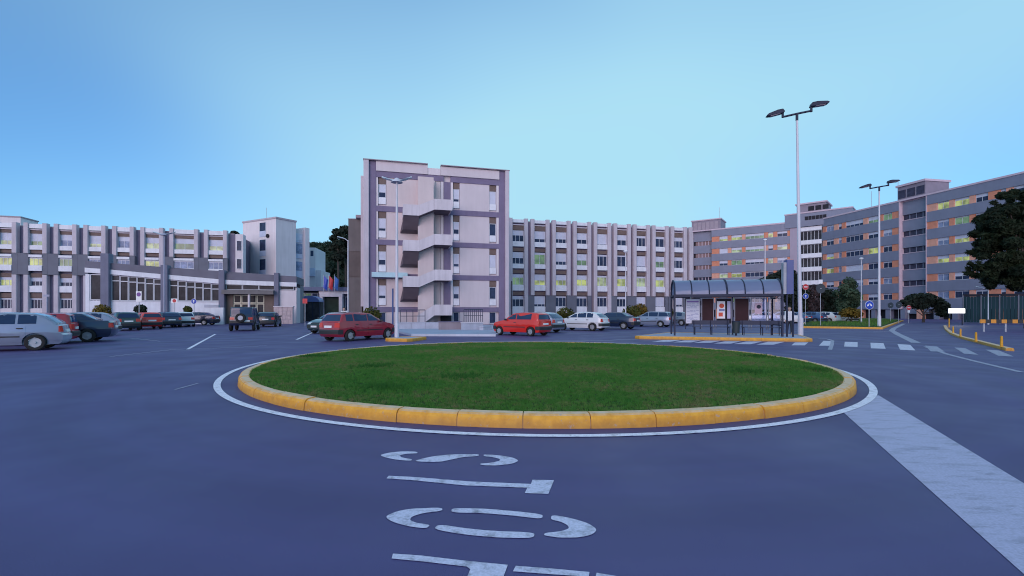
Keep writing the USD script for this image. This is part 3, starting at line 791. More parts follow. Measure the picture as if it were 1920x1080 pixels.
def car(kind, label, col, x, y, hx, hy, group=None, bumper='black', lit=None):
    if kind not in car_shapes:
        car_shapes[kind] = shape_car(kind)
    look = {'paint': PAINTS[col], 'glass': CARGLASS, 'bumper': PAINTS[col] if bumper == 'paint' else BLACKP, 'black': BLACKP, 'tail': GLOW_TAIL if lit == 'tail' else TAIL,
            'head': GLOW_HEAD if lit == 'head' else HEADL, 'mirror': BLACKP if bumper != 'paint' else PAINTS[col], 'plate': PLATE, 'rubber': RUBBER, 'rim': RIM, 'rimdull': GALV}
    name = {'hatch': 'parked_car', 'boxy': 'parked_car', 'five_door': 'parked_car', 'saloon': 'parked_car', 'estate': 'parked_car', 'offroad': 'off_roader'}[kind]
    t = thing(name, label, 'car', (x, y, 0.0), math.degrees(math.atan2(hy, hx)), group)
    paths = []
    for nm, par, (v, f, n), lk in car_shapes[kind]:
        path = fresh(t if par is None else paths[par], nm)
        m = UsdGeom.Mesh.Define(stage, path)
        m.CreatePointsAttr(Vt.Vec3fArray.FromNumpy(v.astype(np.float32)))
        m.CreateFaceVertexCountsAttr(Vt.IntArray.FromNumpy(np.full(len(f), 3, np.int32)))
        m.CreateFaceVertexIndicesAttr(Vt.IntArray.FromNumpy(f.astype(np.int32).ravel()))
        m.CreateSubdivisionSchemeAttr('none')
        if n is not None:
            m.CreateNormalsAttr(Vt.Vec3fArray.FromNumpy(n.astype(np.float32)))
            m.SetNormalsInterpolation('vertex')
        UsdShade.MaterialBindingAPI.Apply(m.GetPrim()).Bind(look[lk])
        paths.append(path)
    return t


def car_at(kind, label, col, u, v, hx, hy, local, **kw):
    """Parks a car so that its local point (x, y) on the ground is where the photograph shows pixel (u, v)."""
    p = ground(u, v)
    n = math.hypot(hx, hy)
    hx, hy = hx / n, hy / n
    lx, ly = local
    return car(kind, label, col, p[0] - (lx * hx - ly * hy), p[1] - (lx * hy + ly * hx), hx, hy, **kw)


# ---------------------------------------------------------------- buildings
rb = random.Random(11)


def window(parent, x0, x1, z0, z1, y, n=2, lit=None, shut=0.0, fw=0.06, pane=None, shut_m=None, frame=None, dep=0.08):
    """A window: frame with mullions; its pane and a part-lowered roller shutter are its parts."""
    f = MB()
    f.box(x0, x0 + fw, y - dep, y, z0, z1).box(x1 - fw, x1, y - dep, y, z0, z1)
    f.box(x0 + fw, x1 - fw, y - dep, y, z0, z0 + fw).box(x0 + fw, x1 - fw, y - dep, y, z1 - fw, z1)
    for k in range(1, n):
        xm = x0 + (x1 - x0) * k / n
        f.box(xm - fw * 0.5, xm + fw * 0.5, y - dep * 0.9, y, z0 + fw, z1 - fw)
    w = obj('window', f, frame or FRAME, parent)
    obj('pane', MB().box(x0 + fw * .5, x1 - fw * .5, y - dep * 0.45, y - dep * 0.3, z0 + fw * .5, z1 - fw * .5), lit or pane or PANE, w)
    if shut > 0.02:
        zs = z1 - fw - (z1 - z0 - 2 * fw) * shut
        m = MB()
        k, hh = 0, z1 - fw
        while hh > zs + 0.01:
            lo = max(zs, hh - 0.16)
            m.box(x0 + fw * 0.6, x1 - fw * 0.6, y - dep * (0.80 if k % 2 else 0.76), y - dep * 0.5, lo, hh)
            hh, k = lo, k + 1
        obj('shutter', m, shut_m or SHUT, w)
    return w


def bx(parent, name, mat_, *b):
    return obj(name, MB().box(*b), mat_, parent)


def chamf(x0, x1, y0, y1, z0, z1, c=0.05):
    """A box whose two front corners are chamfered (a pier or fin)."""
    return MB().prism_xy([(x0, y1), (x0, y0 + c), (x0 + c, y0), (x1 - c, y0), (x1, y0 + c), (x1, y1)], z0, z1)


ANG = 14.8
# ============ the tower with its outside staircase
F = Facade(-15.5, 49.0, ANG)
tw = thing('stair_tower_building', 'five storey pale concrete tower with purple bands and an outside staircase', 'building', F.o, ANG)
X = {u: F.x(u) for u in (680, 692, 705, 709, 724, 757, 786, 818, 826, 832, 845, 850, 862, 918, 931, 936, 947, 954)}
XW = X[954]
bx(tw, 'wall', FACE, 0.05, XW - 0.05, 0.35, 13.0, 0, 16.3)
obj('corner_pillar', chamf(0, X[692], -0.25, 1.2, 0, 17.26), FIN, tw)
obj('corner_pillar', chamf(X[947], XW, -0.25, 1.2, 0, 17.26), FIN, tw)
for a, b in ((692, 705), (936, 947)):
    obj('inner_pillar', chamf(X[a], X[b], 0.05, 0.40, 0, 17.24, 0.02), PURPLE, tw)
obj('pier', chamf(X[832], X[845], 0.10, 0.40, 1.9, 15.6, 0.02), PURPLE, tw)
BANDS = [(16.25, 15.62), (12.60, 12.02), (9.05, 8.50), (5.45, 4.90), (1.92, 1.40)]
for hi, lo in BANDS:
    bx(tw, 'floor_band', PURPLE, X[705], X[832], 0.08, 0.38, lo, hi)
    bx(tw, 'floor_band', PURPLE, X[845], X[936], 0.08, 0.38, lo, hi)
bx(tw, 'parapet_panel', FACE, X[705], F.x(802), -0.05, 0.30, 16.26, 17.28)
bx(tw, 'parapet_panel', WHITEC, F.x(802) + .02, F.x(826) - .02, 0.02, 0.30, 16.26, 16.98)
bx(tw, 'parapet_panel', FACE, F.x(826), X[936], -0.05, 0.30, 16.26, 17.22)
COPE = mat('coping', (0.30, 0.25, 0.30), 0.8, 0.1)
bx(tw, 'coping', COPE, -0.04, F.x(802), -0.30, 0.5, 17.283, 17.36)
bx(tw, 'coping', COPE, F.x(826), XW + 0.04, -0.30, 0.5, 17.263, 17.34)
bx(tw, 'roof', COPE, 0.1, XW - 0.1, 0.5, 12.9, 16.31, 16.6)
LEV = [(12.60, 15.62), (9.05, 12.02), (5.45, 8.50), (1.92, 4.90)]
for fl, (z0, z1) in enumerate(LEV):
    h = z1 - z0
    for a, b in ((724, 757), (862, 918)):
        x0, x1 = X[a] + 0.03, (F.x(826) - 0.03 if a == 724 else X[b] + (X[931] - X[918]) * 0)
        bx(tw, 'wall_panel', PEACH if a == 724 else FACE, x0, x1, 0.16, 0.34, z0 + 0.01, z1 - 0.01)
    for a, b in ((705, 709), (845, 850), (931, 936)):
        bx(tw, 'jamb', WHITEC, X[a] + 0.02, X[b] - 0.02, 0.12, 0.34, z0 + 0.01, z1 - 0.01)
    for (a, b) in ((709, 724), (850, 862), (918, 931)):
        x0, x1 = X[a], X[b]
        bx(tw, 'lintel', BROWN, x0 + 0.03, x1 - 0.03, 0.24, 0.34, z1 - 0.68, z1 - 0.02)
        bx(tw, 'sill_panel', WHITE, x0 + 0.03, x1 - 0.03, 0.17, 0.34, z0 + 0.22, z0 + 0.88)
        window(tw, x0 + 0.03, x1 - 0.03, z0 + 0.90, z1 - 0.70, 0.335, n=1, shut=[1, .62, .5, .0, .8, 1][(fl * 3 + a) % 6], pane=PANE if fl % 2 else None)
    window(tw, X[818], X[826], z0 + 0.1, z1 - 0.7, 0.335, n=1, lit=(LIT_G if fl in (1, 2) else None), shut=0.0 if fl else 0.5)
    bx(tw, 'jamb', WHITEC, X[826] + 0.02, X[832] - 0.02, 0.12, 0.34, z0 + 0.01, z1 - 0.01)
# ground storey
for a, b in ((724, 757), (862, 918)):
    bx(tw, 'wall_panel', PEACH if a == 724 else FACE, X[a] + 0.03, (F.x(826) if a == 724 else X[b]), 0.16, 0.34, 0, 1.39)
for a, b in ((709, 724), (850, 862), (918, 931)):
    window(tw, X[a] + .03, X[b] - .03, 0.10, 1.38, 0.335, n=1)
# light blue slab sign
bx(tw, 'canopy_slab', mat('pale_blue_slab', (0.40, 0.58, 0.66), 0.6, 0.1), F.x(697, -.6), F.x(764, -.6), -0.9, 0.16, F.z(730, 520.0, -.6), F.z(730, 511.0, -.6))
# side fins of the flank wall
for k in range(9):
    bx(tw, 'side_fin', FIN, -0.35, 0.0, 1.4 + k * 1.25, 1.65 + k * 1.25, 2.0, 16.0)
bx(tw, 'side_canopy', COPE, -0.9, -0.36, 2.0, 9.0, 11.6, 11.9)
# the staircase: landings, flights, parapets, spine wall
yo = -2.6
xl0, xl1, xr0, xr1 = F.x(756, yo), F.x(786, yo), F.x(815, yo), F.x(848, yo)
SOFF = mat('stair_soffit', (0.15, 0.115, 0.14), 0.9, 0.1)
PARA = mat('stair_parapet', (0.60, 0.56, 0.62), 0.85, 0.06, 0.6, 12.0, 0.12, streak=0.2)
ZR = [12.12, 8.50, 4.83, 1.22]
bx(tw, 'stair_spine_wall', PEACH, xl1 - 0.05, xr0 + 0.02, -1.33, -1.18, 0, 15.6)
bx(tw, 'stair_end_wall', PEACH, xl1 + 0.02, F.x(815.5), -0.06, 0.15, 1.2, 15.6)
for i, zr in enumerate(ZR):
    zl = zr - 0.72
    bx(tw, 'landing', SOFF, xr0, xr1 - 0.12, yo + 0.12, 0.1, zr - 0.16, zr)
    bx(tw, 'parapet', PARA, xr0 + 0.01, xr1, yo, yo + 0.12, zr - 0.17, zr + 0.93)
    bx(tw, 'parapet', PARA, xr1 - 0.12, xr1, yo + 0.122, 0.08, zr - 0.17, zr + 0.93)
    if i < 3:
        bx(tw, 'landing', SOFF, xl0 + 0.12, xl1, yo + 0.12, 0.1, zl - 0.16, zl)
        bx(tw, 'parapet', PARA, xl0, xl1 - 0.01, yo, yo + 0.12, zl - 0.17, zl + 0.93)
        bx(tw, 'parapet', PARA, xl0, xl0 + 0.12, yo + 0.122, 0.08, zl - 0.17, zl + 0.93)
        xe = xl1
        ze = zl
    else:
        xe, ze = xl1 - 0.2, 0.0
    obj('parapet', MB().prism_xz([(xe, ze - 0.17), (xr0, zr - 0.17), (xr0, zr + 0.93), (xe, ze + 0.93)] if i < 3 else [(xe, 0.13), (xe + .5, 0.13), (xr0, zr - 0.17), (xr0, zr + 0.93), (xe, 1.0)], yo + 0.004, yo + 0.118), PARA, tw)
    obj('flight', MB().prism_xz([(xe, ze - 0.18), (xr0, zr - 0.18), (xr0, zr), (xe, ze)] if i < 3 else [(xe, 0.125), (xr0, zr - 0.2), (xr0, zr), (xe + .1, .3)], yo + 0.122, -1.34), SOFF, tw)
    for k in range(4):
        t0 = (k + 0.5) / 4
        xs_, zs_ = xe + (xr0 - xe) * t0, ze + (zr - ze) * t0
        bx(tw, 'stair_step', PARA, xs_ - 0.14, xs_ + 0.14, yo + 0.13, -1.35, zs_ - 0.02, zs_ + 0.12)
    if i < 3:
        zb = ZR[i + 1]
        hull = m3.Manifold.hull_points([(x, y, z) for x, y, z in ((xl0 + .06, yo + .16, zl - .165), (xl1, yo + .16, zl - .165), (xl0 + .06, .05, zl - .165), (xl1, .05, zl - .165), (xl0 - .25, .05, zl - 1.62), (xl1, .05, zl - 1.62), (xl0 + .0, -.9, zl - 1.35), (xl1, -.9, zl - 1.35))])
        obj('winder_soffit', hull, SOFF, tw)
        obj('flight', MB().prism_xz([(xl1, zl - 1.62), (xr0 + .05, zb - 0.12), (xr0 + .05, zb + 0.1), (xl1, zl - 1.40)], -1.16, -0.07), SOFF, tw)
bx(tw, 'stair_store_wall', DARK, F.x(826), F.x(846), -0.2, 0.12, 0, 1.05)

# dark slatted screen at the tower's left
sc = thing('dark_annex', 'dark brown windowless annex wall at left of the concrete tower', 'building', at(653, 590, 51.5) * (1, 1, 0), 3)
DKBR = mat('dark_brown_cladding', (0.105, 0.085, 0.085), 0.85, 0.12, 1.0, streak=0.15)
DKBR2 = mat('grey_brown_cladding', (0.13, 0.115, 0.12), 0.85, 0.10, 1.0, streak=0.15)
wl = 25.2 / 880 * 51.5
bx(sc, 'wall', DKBR, 0.03, wl - .02, 0.06, 5.0, 0, 11.55)
for z0, z1, m in ((0.4, 5.2, DKBR2), (5.26, 8.0, DKBR), (8.06, 11.5, DKBR2)):
    bx(sc, 'cladding_panel', m, 0, wl, 0.0, 0.055, z0, z1)
bx(sc, 'coping', COPE, -.03, wl + .0, -0.04, 5.0, 11.56, 11.66)

# ============ the long wing at right of the tower (nine bays)
F = Facade(-0.45, 70.0, ANG)
wg = thing('long_wing', 'four storey wing with nine bays of paired pale fins right of tower', 'building', F.o, ANG)
LW = F.x(1299)
bx(wg, 'wall', PURPLE, 0, LW, 0.75, 13, 0, 15.0)
bx(wg, 'roof', COPE, 0.05, LW - .05, 0.8, 12.9, 15.01, 15.2)
BW = (LW - 0.6) / 9
litm = [None, LIT_Y, LIT_Y, LIT_Y, LIT_W, LIT_Y, LIT_W, LIT_Y, None]
shut_t = [[.45, .72, .65, .62, .96, .5, .2, .2, .35], [.5, .15, .72, .55, .12, .1, .95, .45, .3], [.3, .55, .5, .4, .12, .25, .12, .3, .85]]
pane_t = [[0] * 9, [0, 1, 0, 1, 0, 0, 0, 1, 0], [1, 2, 2, 2, 3, 2, 3, 2, 0]]
for b in range(9):
    xb = b * BW
    full = b in (0, 4)
    for k, (f0, f1) in enumerate(((0, 0.58), (2.42, 3.0))):
        obj('fin', chamf(xb + f0, xb + f1, 0.0, 0.72, 0 if full else 3.92, 15.45, 0.05), FIN, wg)
    x0, x1 = xb + 0.60, xb + 2.40
    bx(wg, 'parapet_panel', WHITE, x0, x1, 0.25, 0.7, 14.85, 15.32)
    bx(wg, 'lintel', BROWN, x0, x1, 0.40, 0.72, 13.75, 14.45)
    bx(wg, 'sill_band', FIN, x0, x1, 0.33, 0.7, 14.46, 14.60)
    for fl, (zt, zb, zs) in enumerate(((13.72, 12.0, 11.25), (10.42, 8.62, 7.95), (7.08, 5.45, 4.6))):
        p = pane_t[fl][b]
        window(wg, x0, x1, zb, zt, 0.60, n=2 if b % 2 else 3, shut=shut_t[fl][b], lit=[None, LIT_G, LIT_Y, LIT_W][p])
        bx(wg, 'spandrel', WHITE, x0, x1, 0.22, 0.62, zs, zb - 0.02)
        if fl < 2:
            bx(wg, 'lintel', BROWN, x0, x1, 0.42, 0.72, zt - 2.62 - .55, zt - 2.62 - .06)
    bx(wg, 'lintel', BROWN, x0, x1, 0.42, 0.72, 3.94, 4.42)
    w = window(wg, x0, x1, 2.2, 3.78, 0.60, n=3, shut=[.3, .8, .1, .15, .1, .2, .97, .97, .8][b])
    bx(wg, 'spandrel', WHITE, x0, x1, 0.30, 0.62, 1.1, 2.18)
    bx(wg, 'plinth', CONC, x0, x1, 0.25, 0.70, 0, 1.08)
    if not full:
        for (c0, c1) in ((-0.48, 0.57), (2.42, 3.05)):
            if b == 0 and c0 < 0:
                c0 = 0
            bx(wg, 'cladding_panel', GREYCL, xb + c0, xb + c1, 0.12, 0.72, 0, 3.90)
obj('fin', chamf(9 * BW, 9 * BW + 0.58, 0.0, 0.72, 3.92, 15.45), FIN, wg)
bx(wg, 'drain_pipe', STEEL_DK, 0.35, 0.47, -0.12, -0.01, 0, 6.0)

# ============ the long building at the far left
F = Facade(-69.4, 71.0, ANG)
lb = thing('left_wing', 'long concrete building with paired fins behind the entrance hall at left', 'building', F.o, ANG)
us = [-14, 43.3, 100.0, 155.5, 209.7, 262.5, 317.0, 382.0, 436.0]
xs = [F.x(u) for u in us]
xs = [xs[0] - 9.0, xs[0] - 4.4] + xs
bx(lb, 'wall', mat('purple_grey_wall', (0.17, 0.155, 0.23), 0.85, 0.1, 0.8), xs[0], xs[-1] + .2, 0.75, 13, 0, 14.2)
bx(lb, 'roof', COPE, xs[0] + .1, xs[-1], 0.8, 12.9, 14.21, 14.4)
lit1 = [None, None, LIT_W, LIT_G, None, LIT_W, None, LIT_W, LIT_G, LIT_W, None]
lit2 = [None, None, LIT_Y, LIT_Y, LIT_G, None, None, LIT_Y, None, None, None]
for b in range(len(xs) - 1):
    x0, x1 = xs[b], xs[b + 1]
    bw = x1 - x0
    for k, (f0, f1) in enumerate(((0, 0.60), (bw - 1.42, bw - 0.82))):
        obj('fin', chamf(x0 + f0, x0 + f1, 0.0, 0.74, 10.2 if b != 7 else 8.3, 14.75), FIN, lb)
        if b < 6:
            obj('fin', chamf(x0 + f0, x0 + f1, 0.0, 0.74, 0, 6.95), FIN, lb)
    w0, w1 = x0 + 0.62, x0 + bw - 1.44
    bx(lb, 'parapet_panel', WHITE, w0, w1, 0.15, 0.7, 13.95, 14.62)
    bx(lb, 'sill_band', FIN, w0, w1, 0.30, 0.7, 13.70, 13.85)
    bx(lb, 'lintel', BROWN, w0, w1, 0.42, 0.72, 13.22, 13.68)
    window(lb, w0, w1, 11.42, 13.20, 0.60, n=2, lit=lit1[b], shut=[.3, .4, .66, .66, .5, .72, .4, .5, .45, .6, .5][b], pane=PANE_PALE)
    bx(lb, 'spandrel', WHITE, w0, w1, 0.18, 0.62, 10.75, 11.40)
    bx(lb, 'lintel', BROWN, w0, w1, 0.42, 0.72, 10.22, 10.70)
    # the storey flush with dark cladding
    bx(lb, 'cladding_panel', GREYCL, x0 - 0.75, w0 - 0.02, 0.08, 0.74, 7.0, 10.18 if b != 7 else 8.25)
    bx(lb, 'cladding_panel', GREYCL, w1 + 0.02, x1 - 0.77, 0.08, 0.74, 7.0, 10.18 if b != 7 else 8.25)
    bx(lb, 'spandrel', WHITE, w0, w1, 0.0, 0.6, 9.62, 9.98)
    window(lb, w0, w1, 8.35, 9.60, 0.30, n=3, lit=lit2[b], shut=.12, pane=PANE_PALE)
    bx(lb, 'spandrel', WHITE, w0, w1, 0.0, 0.6, 7.55, 8.33)
    if b < 6:
        bx(lb, 'lintel', BROWN, w0, w1, 0.42, 0.72, 6.6, 7.2)
        window(lb, w0, w1, 5.3, 6.58, 0.60, n=3, lit=LIT_Y if b == 2 else None, shut=[.5, .5, .3, .45, .55, .6][b], pane=None)
        bx(lb, 'spandrel', WHITE, w0, w1, 0.18, 0.62, 4.35, 5.28)
        bx(lb, 'lintel', BROWN, w0, w1, 0.42, 0.72, 3.5, 4.2)
        window(lb, w0, w1, 1.9, 3.45, 0.60, n=4, shut=.12)
        bx(lb, 'plinth', WHITEC, w0, w1, 0.25, 0.62, 0, 1.88)
nx = xs[-1] + 0.25
bx(lb, 'end_wall', WHITEC, nx, nx + 1.15, 0.6, 2.2, 0, 14.3)
for zt in (13.2, 10.2, 7.2):
    window(lb, nx + .2, nx + .95, zt - 1.7, zt, 0.6, n=1)
rt = thing('rooftop_block', 'small plain rooftop block at the left picture edge', 'building', at(-60, 416, 76) * (1, 1, 0), ANG)
bx(rt, 'wall', WHITEC, 0, 6.9, 0, 4, 14.42, 17.0)
bx(rt, 'coping', COPE, -.1, 7.0, -.1, 4.1, 17.01, 17.2)

# ============ the low entrance hall with the sloping roof
F = Facade(-47.0, 52.0, ANG)
hl = thing('entrance_hall', 'low glazed entrance hall with sloping roof and tall grey piers', 'building', F.o, ANG)
HX = {u: F.x(u) for u in (160, 168, 192, 208, 304, 317, 412, 423, 515, 524, 556)}
xe = HX[556]
PIER = mat('grey_pier', (0.17, 0.175, 0.25), 0.85, 0.1, 0.8, 12, 0.1, streak=0.12)
ROOFB = mat('roof_band', (0.13, 0.13, 0.18), 0.7, 0.1, 0.8)


def zroof(x):
    """The top of the roof band: falling from the left to the entrance, level after it."""
    return float(np.interp(x, [HX[168], HX[423], xe], [7.05, 5.95, 5.75]))


def sloped(name, x0, x1, y0, y1, d0, d1, m, flat=None):
    """A strip under the roof line, from d0 to d1 below it."""
    obj(name, MB().prism_xz([(x0, zroof(x0) - d1), (x1, zroof(x1) - d1), (x1, zroof(x1) - d0), (x0, zroof(x0) - d0)], y0, y1), m, hl)


bx(hl, 'back_wall', mat('hall_back_wall', (0.22, 0.21, 0.25), 0.85, 0.1), HX[160], xe, 2.5, 5.0, 0, 4.8)
bx(hl, 'end_wall', WHITEC, xe - .25, xe, 0.32, 2.48, 0, 4.4)
obj('roof', MB().prism_xz([(HX[160], zroof(HX[160]) - 0.9), (xe, zroof(xe) - 0.9), (xe, zroof(xe) - .02), (HX[160], zroof(HX[160]) - .02)], 0.3, 5.2), ROOFB, hl)
for a, b in ((160, 192), (208, 304), (317, 412), (423, 515), (524, 556)):
    sloped('roof_band', HX[a], HX[b], -0.05, 0.3, 0.0, 0.74, ROOFB)
    sloped('fascia', HX[a], HX[b], -0.12, 0.3, 0.76, 1.28, WHITE)
obj('pier', chamf(HX[192], HX[208], -0.45, 0.5, 0, 7.9), PIER, hl)
obj('pier', chamf(HX[304], HX[317], -0.45, 0.5, 0, 6.75), PIER, hl)
obj('pier', chamf(HX[412], HX[423], -0.45, 0.5, 0, 6.3), PIER, hl)
obj('pier', chamf(HX[515], HX[524], -0.45, 0.5, 0, 6.1), PIER, hl)
HGL = mat('hall_glass', (0.045, 0.045, 0.055), 0.15, 0.4, 0.6, 2.0, spec=0.06)
for (a, b, n) in ((208, 304, 6), (317, 412, 6)):
    x0, x1 = HX[a] + 0.02, HX[b] - 0.02
    bx(hl, 'low_wall', WHITE, x0, x1, 0.0, 0.3, 0, 2.55)
    bx(hl, 'window_sill', FRAME, x0, x1, -0.06, 0.1, 2.56, 2.66)
    for k in range(n):
        xa, xb_ = x0 + (x1 - x0) * k / n, x0 + (x1 - x0) * (k + 1) / n
        zt = min(zroof(xa), zroof(xb_)) - 1.32
        window(hl, xa + .02, xb_ - .02, 2.68, zt - 0.60, 0.14, n=1, fw=0.055, pane=HGL, dep=0.12)
        window(hl, xa + .02, xb_ - .02, zt - 0.585, zt, 0.14, n=1, fw=0.045, pane=HGL, dep=0.12)
x0, x1 = HX[168], HX[192] - 0.02
bx(hl, 'wall_strip', WHITE, HX[160], x0 - .02, 0.0, .3, 0, 5.6)
window(hl, x0, x1, 2.7, 5.6, 0.14, n=1, fw=0.1, pane=HGL)
bx(hl, 'low_wall', WHITE, x0, x1, 0.0, 0.3, 0, 2.65)
# entrance between two piers
x0, x1 = HX[423] + .02, HX[515] - .02
ze = zroof(x0) - 1.32
for k in range(3):
    xa, xb_ = x0 + (x1 - x0) * k / 3, x0 + (x1 - x0) * (k + 1) / 3
    window(hl, xa + .02, xb_ - .02, ze - 0.60, ze, 0.14, n=1, fw=0.05, pane=HGL)
bx(hl, 'entrance_canopy', mat('grey_soffit', (0.16, 0.15, 0.16), 0.8, 0.1), x0 - .1, x1 + .1, -1.2, 0.5, ze - 1.15, ze - 0.66)
DOORF = mat('door_frame_pale', (0.62, 0.60, 0.48), 0.5, 0.06)
dx0, dx1 = F.x(438, .4), F.x(496, .4)
for k in range(4):
    xa, xb_ = dx0 + (dx1 - dx0) * k / 4, dx0 + (dx1 - dx0) * (k + 1) / 4
    d = obj('door', MB().box(xa + .02, xa + .11, 0.30, 0.40, 0, 2.42).box(xb_ - .11, xb_ - .02, 0.30, 0.40, 0, 2.42).box(xa + .11, xb_ - .11, 0.30, 0.40, 2.30, 2.42).box(xa + .11, xb_ - .11, 0.30, 0.40, 0.9, 1.02), DOORF, hl)
    obj('pane', MB().box(xa + .06, xb_ - .06, 0.34, 0.36, 0.05, 2.36), HGL, d)
    window(hl, xa + .02, xb_ - .02, 2.46, ze - 1.2, 0.40, n=1, fw=0.1, pane=HGL, frame=DOORF)
obj('entrance_column', MB().tube([(F.x(467, -.9), -0.9, 0), (F.x(467, -.9), -0.9, ze - 1.15)], 0.13, 14), WHITEC, hl, 40)
bx(hl, 'entrance_wall', mat('entrance_brown', (0.16, 0.125, 0.11), 0.8, 0.12), x0, dx0 - .02, 0.2, 0.5, 0, ze - 1.17)
bx(hl, 'entrance_wall', mats['entrance_brown'], dx1 + .02, x1, 0.2, 0.5, 0, ze - 1.17)
x0 = HX[524] + .02
window(hl, x0, xe - .3, ze - .55, ze - 0.02, 0.14, n=1, pane=HGL)
bx(hl, 'white_wall', WHITEC, x0, xe, -0.1, 0.3, 0, ze - 0.6)

# low walls in front of the hall
def low_wall(name, label, u0, u1, v1, y, m, h0=0.0, depth=0.5):
    p0, p1 = at(u0, v1, y), at(u1, v1, y + (u1 - u0) / 880 * y * 0.26)
    t = thing(name, label, 'wall', (*p0[:2], h0), ANG)
    return t, float(np.linalg.norm(p1[:2] - p0[:2])), p0[2]


t, ln, zt = low_wall('stone_ramp_wall', 'pinkish stone faced block wall at the right end of the hall', 513, 549, 574, 54.0, None)
STONE = mat('pink_stone', (0.50, 0.40, 0.42), 0.85, 0.18, 3.0, 18, 0.25)
bx(t, 'core', CONC, 0.05, ln - 0.05, 0.05, 0.9, 0, zt - 0.1)
bx(t, 'coping', WHITEC, -0.05, ln + .05, -0.05, 0.95, zt - .1, zt)
nr = 4
for r in range(nr):
    k, x = 0, 0.0
    while x < ln - 0.02:
        wd = min(rb.uniform(0.35, 0.62), ln - x)
        if ln - x - wd < 0.2:
            wd = ln - x
        bx(t, 'stone', STONE, x + .012, x + wd - .012, rb.uniform(-0.03, 0.0), 0.05, (zt - .1) * r / nr + .012, (zt - .1) * (r + 1) / nr - .012)
        x += wd
t, ln, zt = low_wall('planter_wall', 'white low wall with grey coping below the hall windows', 384, 419, 571.5, 52.0, None)
bx(t, 'wall', WHITE, 0, ln, 0, 0.4, 0, zt - .3)
bx(t, 'coping', CONC, -.05, ln * 0.75, -.05, 0.45, zt - .29, zt)

# ============ white stair block with dark windows
corner = at(517.5, 600, 83.0)
wbk = thing('white_block', 'white rendered block with a column of dark windows beside the hill', 'building', (*corner[:2], 0), 0)
a1 = math.radians(180 - 27.8 + 0)                         # left wall runs away to the left
FL = Facade(*(corner[:2]), -27.8)
lw = -FL.x(455.5)
ZT = 17.9


def rot_box(x0, x1, y0, y1, z0, z1, deg):
    m = MB().box(x0, x1, y0, y1, z0, z1)
    v, f = m.get()
    a = math.radians(deg)
    v = np.c_[v[:, 0] * math.cos(a) - v[:, 1] * math.sin(a), v[:, 0] * math.sin(a) + v[:, 1] * math.cos(a), v[:, 2]]
    return v, f


D1 = -27.8
dep = Facade(*(corner[:2]), 62.2).x(555)
obj('wall', rot_box(-lw, 0, 0, dep, 0, ZT, D1), WHITEC, wbk)
obj('coping', rot_box(-lw - .1, .12, -.12, dep + .1, ZT + .004, ZT + .3, D1), mat('block_coping', (0.42, 0.36, 0.42), 0.8, 0.1), wbk)
xa, xb_ = FL.x(487.5), FL.x(498.5)
for (v0, v1, v2) in ((417.5, 433, 444), (449.5, 470, 480), (486, 506, 516)):
    zz = [FL.z(493, v) for v in (v0, v1, v2)]
    obj('window', rot_box(xa, xb_, -0.03, 0.1, zz[1], zz[0], D1), PANE, wbk)
    obj('window_frame', np.array([0]) if False else rot_box(xa - .08, xa, -0.08, 0.02, zz[2], zz[0], D1), FRAME, wbk)
    obj('window_frame', rot_box(xb_, xb_ + .08, -0.08, 0.02, zz[2], zz[0], D1), FRAME, wbk)
    obj('sill_panel', rot_box(xa, xb_, -0.06, 0.02, zz[2], zz[1] - .02, D1), mat('pale_blue_panel', (0.46, 0.50, 0.66), 0.6, 0.08), wbk)
o = MB().tube([(0, -.02, 0), (0, -.25, 0)], [0.35, 0.35], 16).get()
ca, sa = math.cos(math.radians(D1)), math.sin(math.radians(D1))
px_, pz_ = FL.x(503), FL.z(503, 442.5)
v = o[0] + (px_, 0, pz_)
obj('vent_disc', (np.c_[v[:, 0] * ca - v[:, 1] * sa, v[:, 0] * sa + v[:, 1] * ca, v[:, 2]], o[1]), DARK, wbk)
obj('antenna', MB().tube([(-lw * .35, 3.2, ZT), (-lw * .35, 3.2, ZT + 2.6)], 0.04, 6), GALV, wbk)
# wing of the block running back to the right, its windows one above the other
D2 = 62.2
FR = Facade(*(corner[:2]), D2)
r0, r1, r2 = FR.x(555), FR.x(572), FR.x(582)
obj('wall', rot_box(r0 + .01, r1 + .2, 0.75, 9, 0, 16.9, D2), WHITEC, wbk)
obj('wall', rot_box(r1 + .22, r2, 0.25, 9, 0, 17.3, D2), WHITEC, wbk)
for (v0, v1, v2) in ((437, 450, 450), (456, 475, 484), (490, 507, 520)):
    zz = [FR.z(563, v) for v in (v0, v1, v2)]
    obj('window', rot_box(r0 + .15, r1 - .1, 0.66, 0.78, zz[1], zz[0], D2), PANE_PALE if v0 > 440 else SHUT, wbk)
    obj('sill_panel', rot_box(r0 + .15, r1 - .1, 0.62, 0.76, zz[2], zz[1] - .05, D2) if v2 > v1 else rot_box(r0 + .15, r1 - .1, 0.64, 0.76, zz[1] - .4, zz[1] - .05, D2), mats['pale_blue_panel'], wbk)
st = thing('stepped_block', 'lower stepped white block at the foot of the wooded hill', 'building', at(577, 600, 96) * (1, 1, 0), 8)
bx(st, 'wall', WHITEC, 0, 1.5, 0, 8, 0, at(585, 464, 96)[2])
bx(st, 'wall', WHITEC, 1.52, 2.5, 0.4, 8, 0, at(594, 506, 96)[2])
bx(st, 'window', PANE, .55, 1.1, -0.04, 0.1, at(585, 480, 96)[2], at(585, 470, 96)[2])
bx(st, 'balcony', mats['pale_blue_panel'], .1, 1.5, -0.5, -0.01, at(585, 518, 96)[2], at(585, 503, 96)[2])

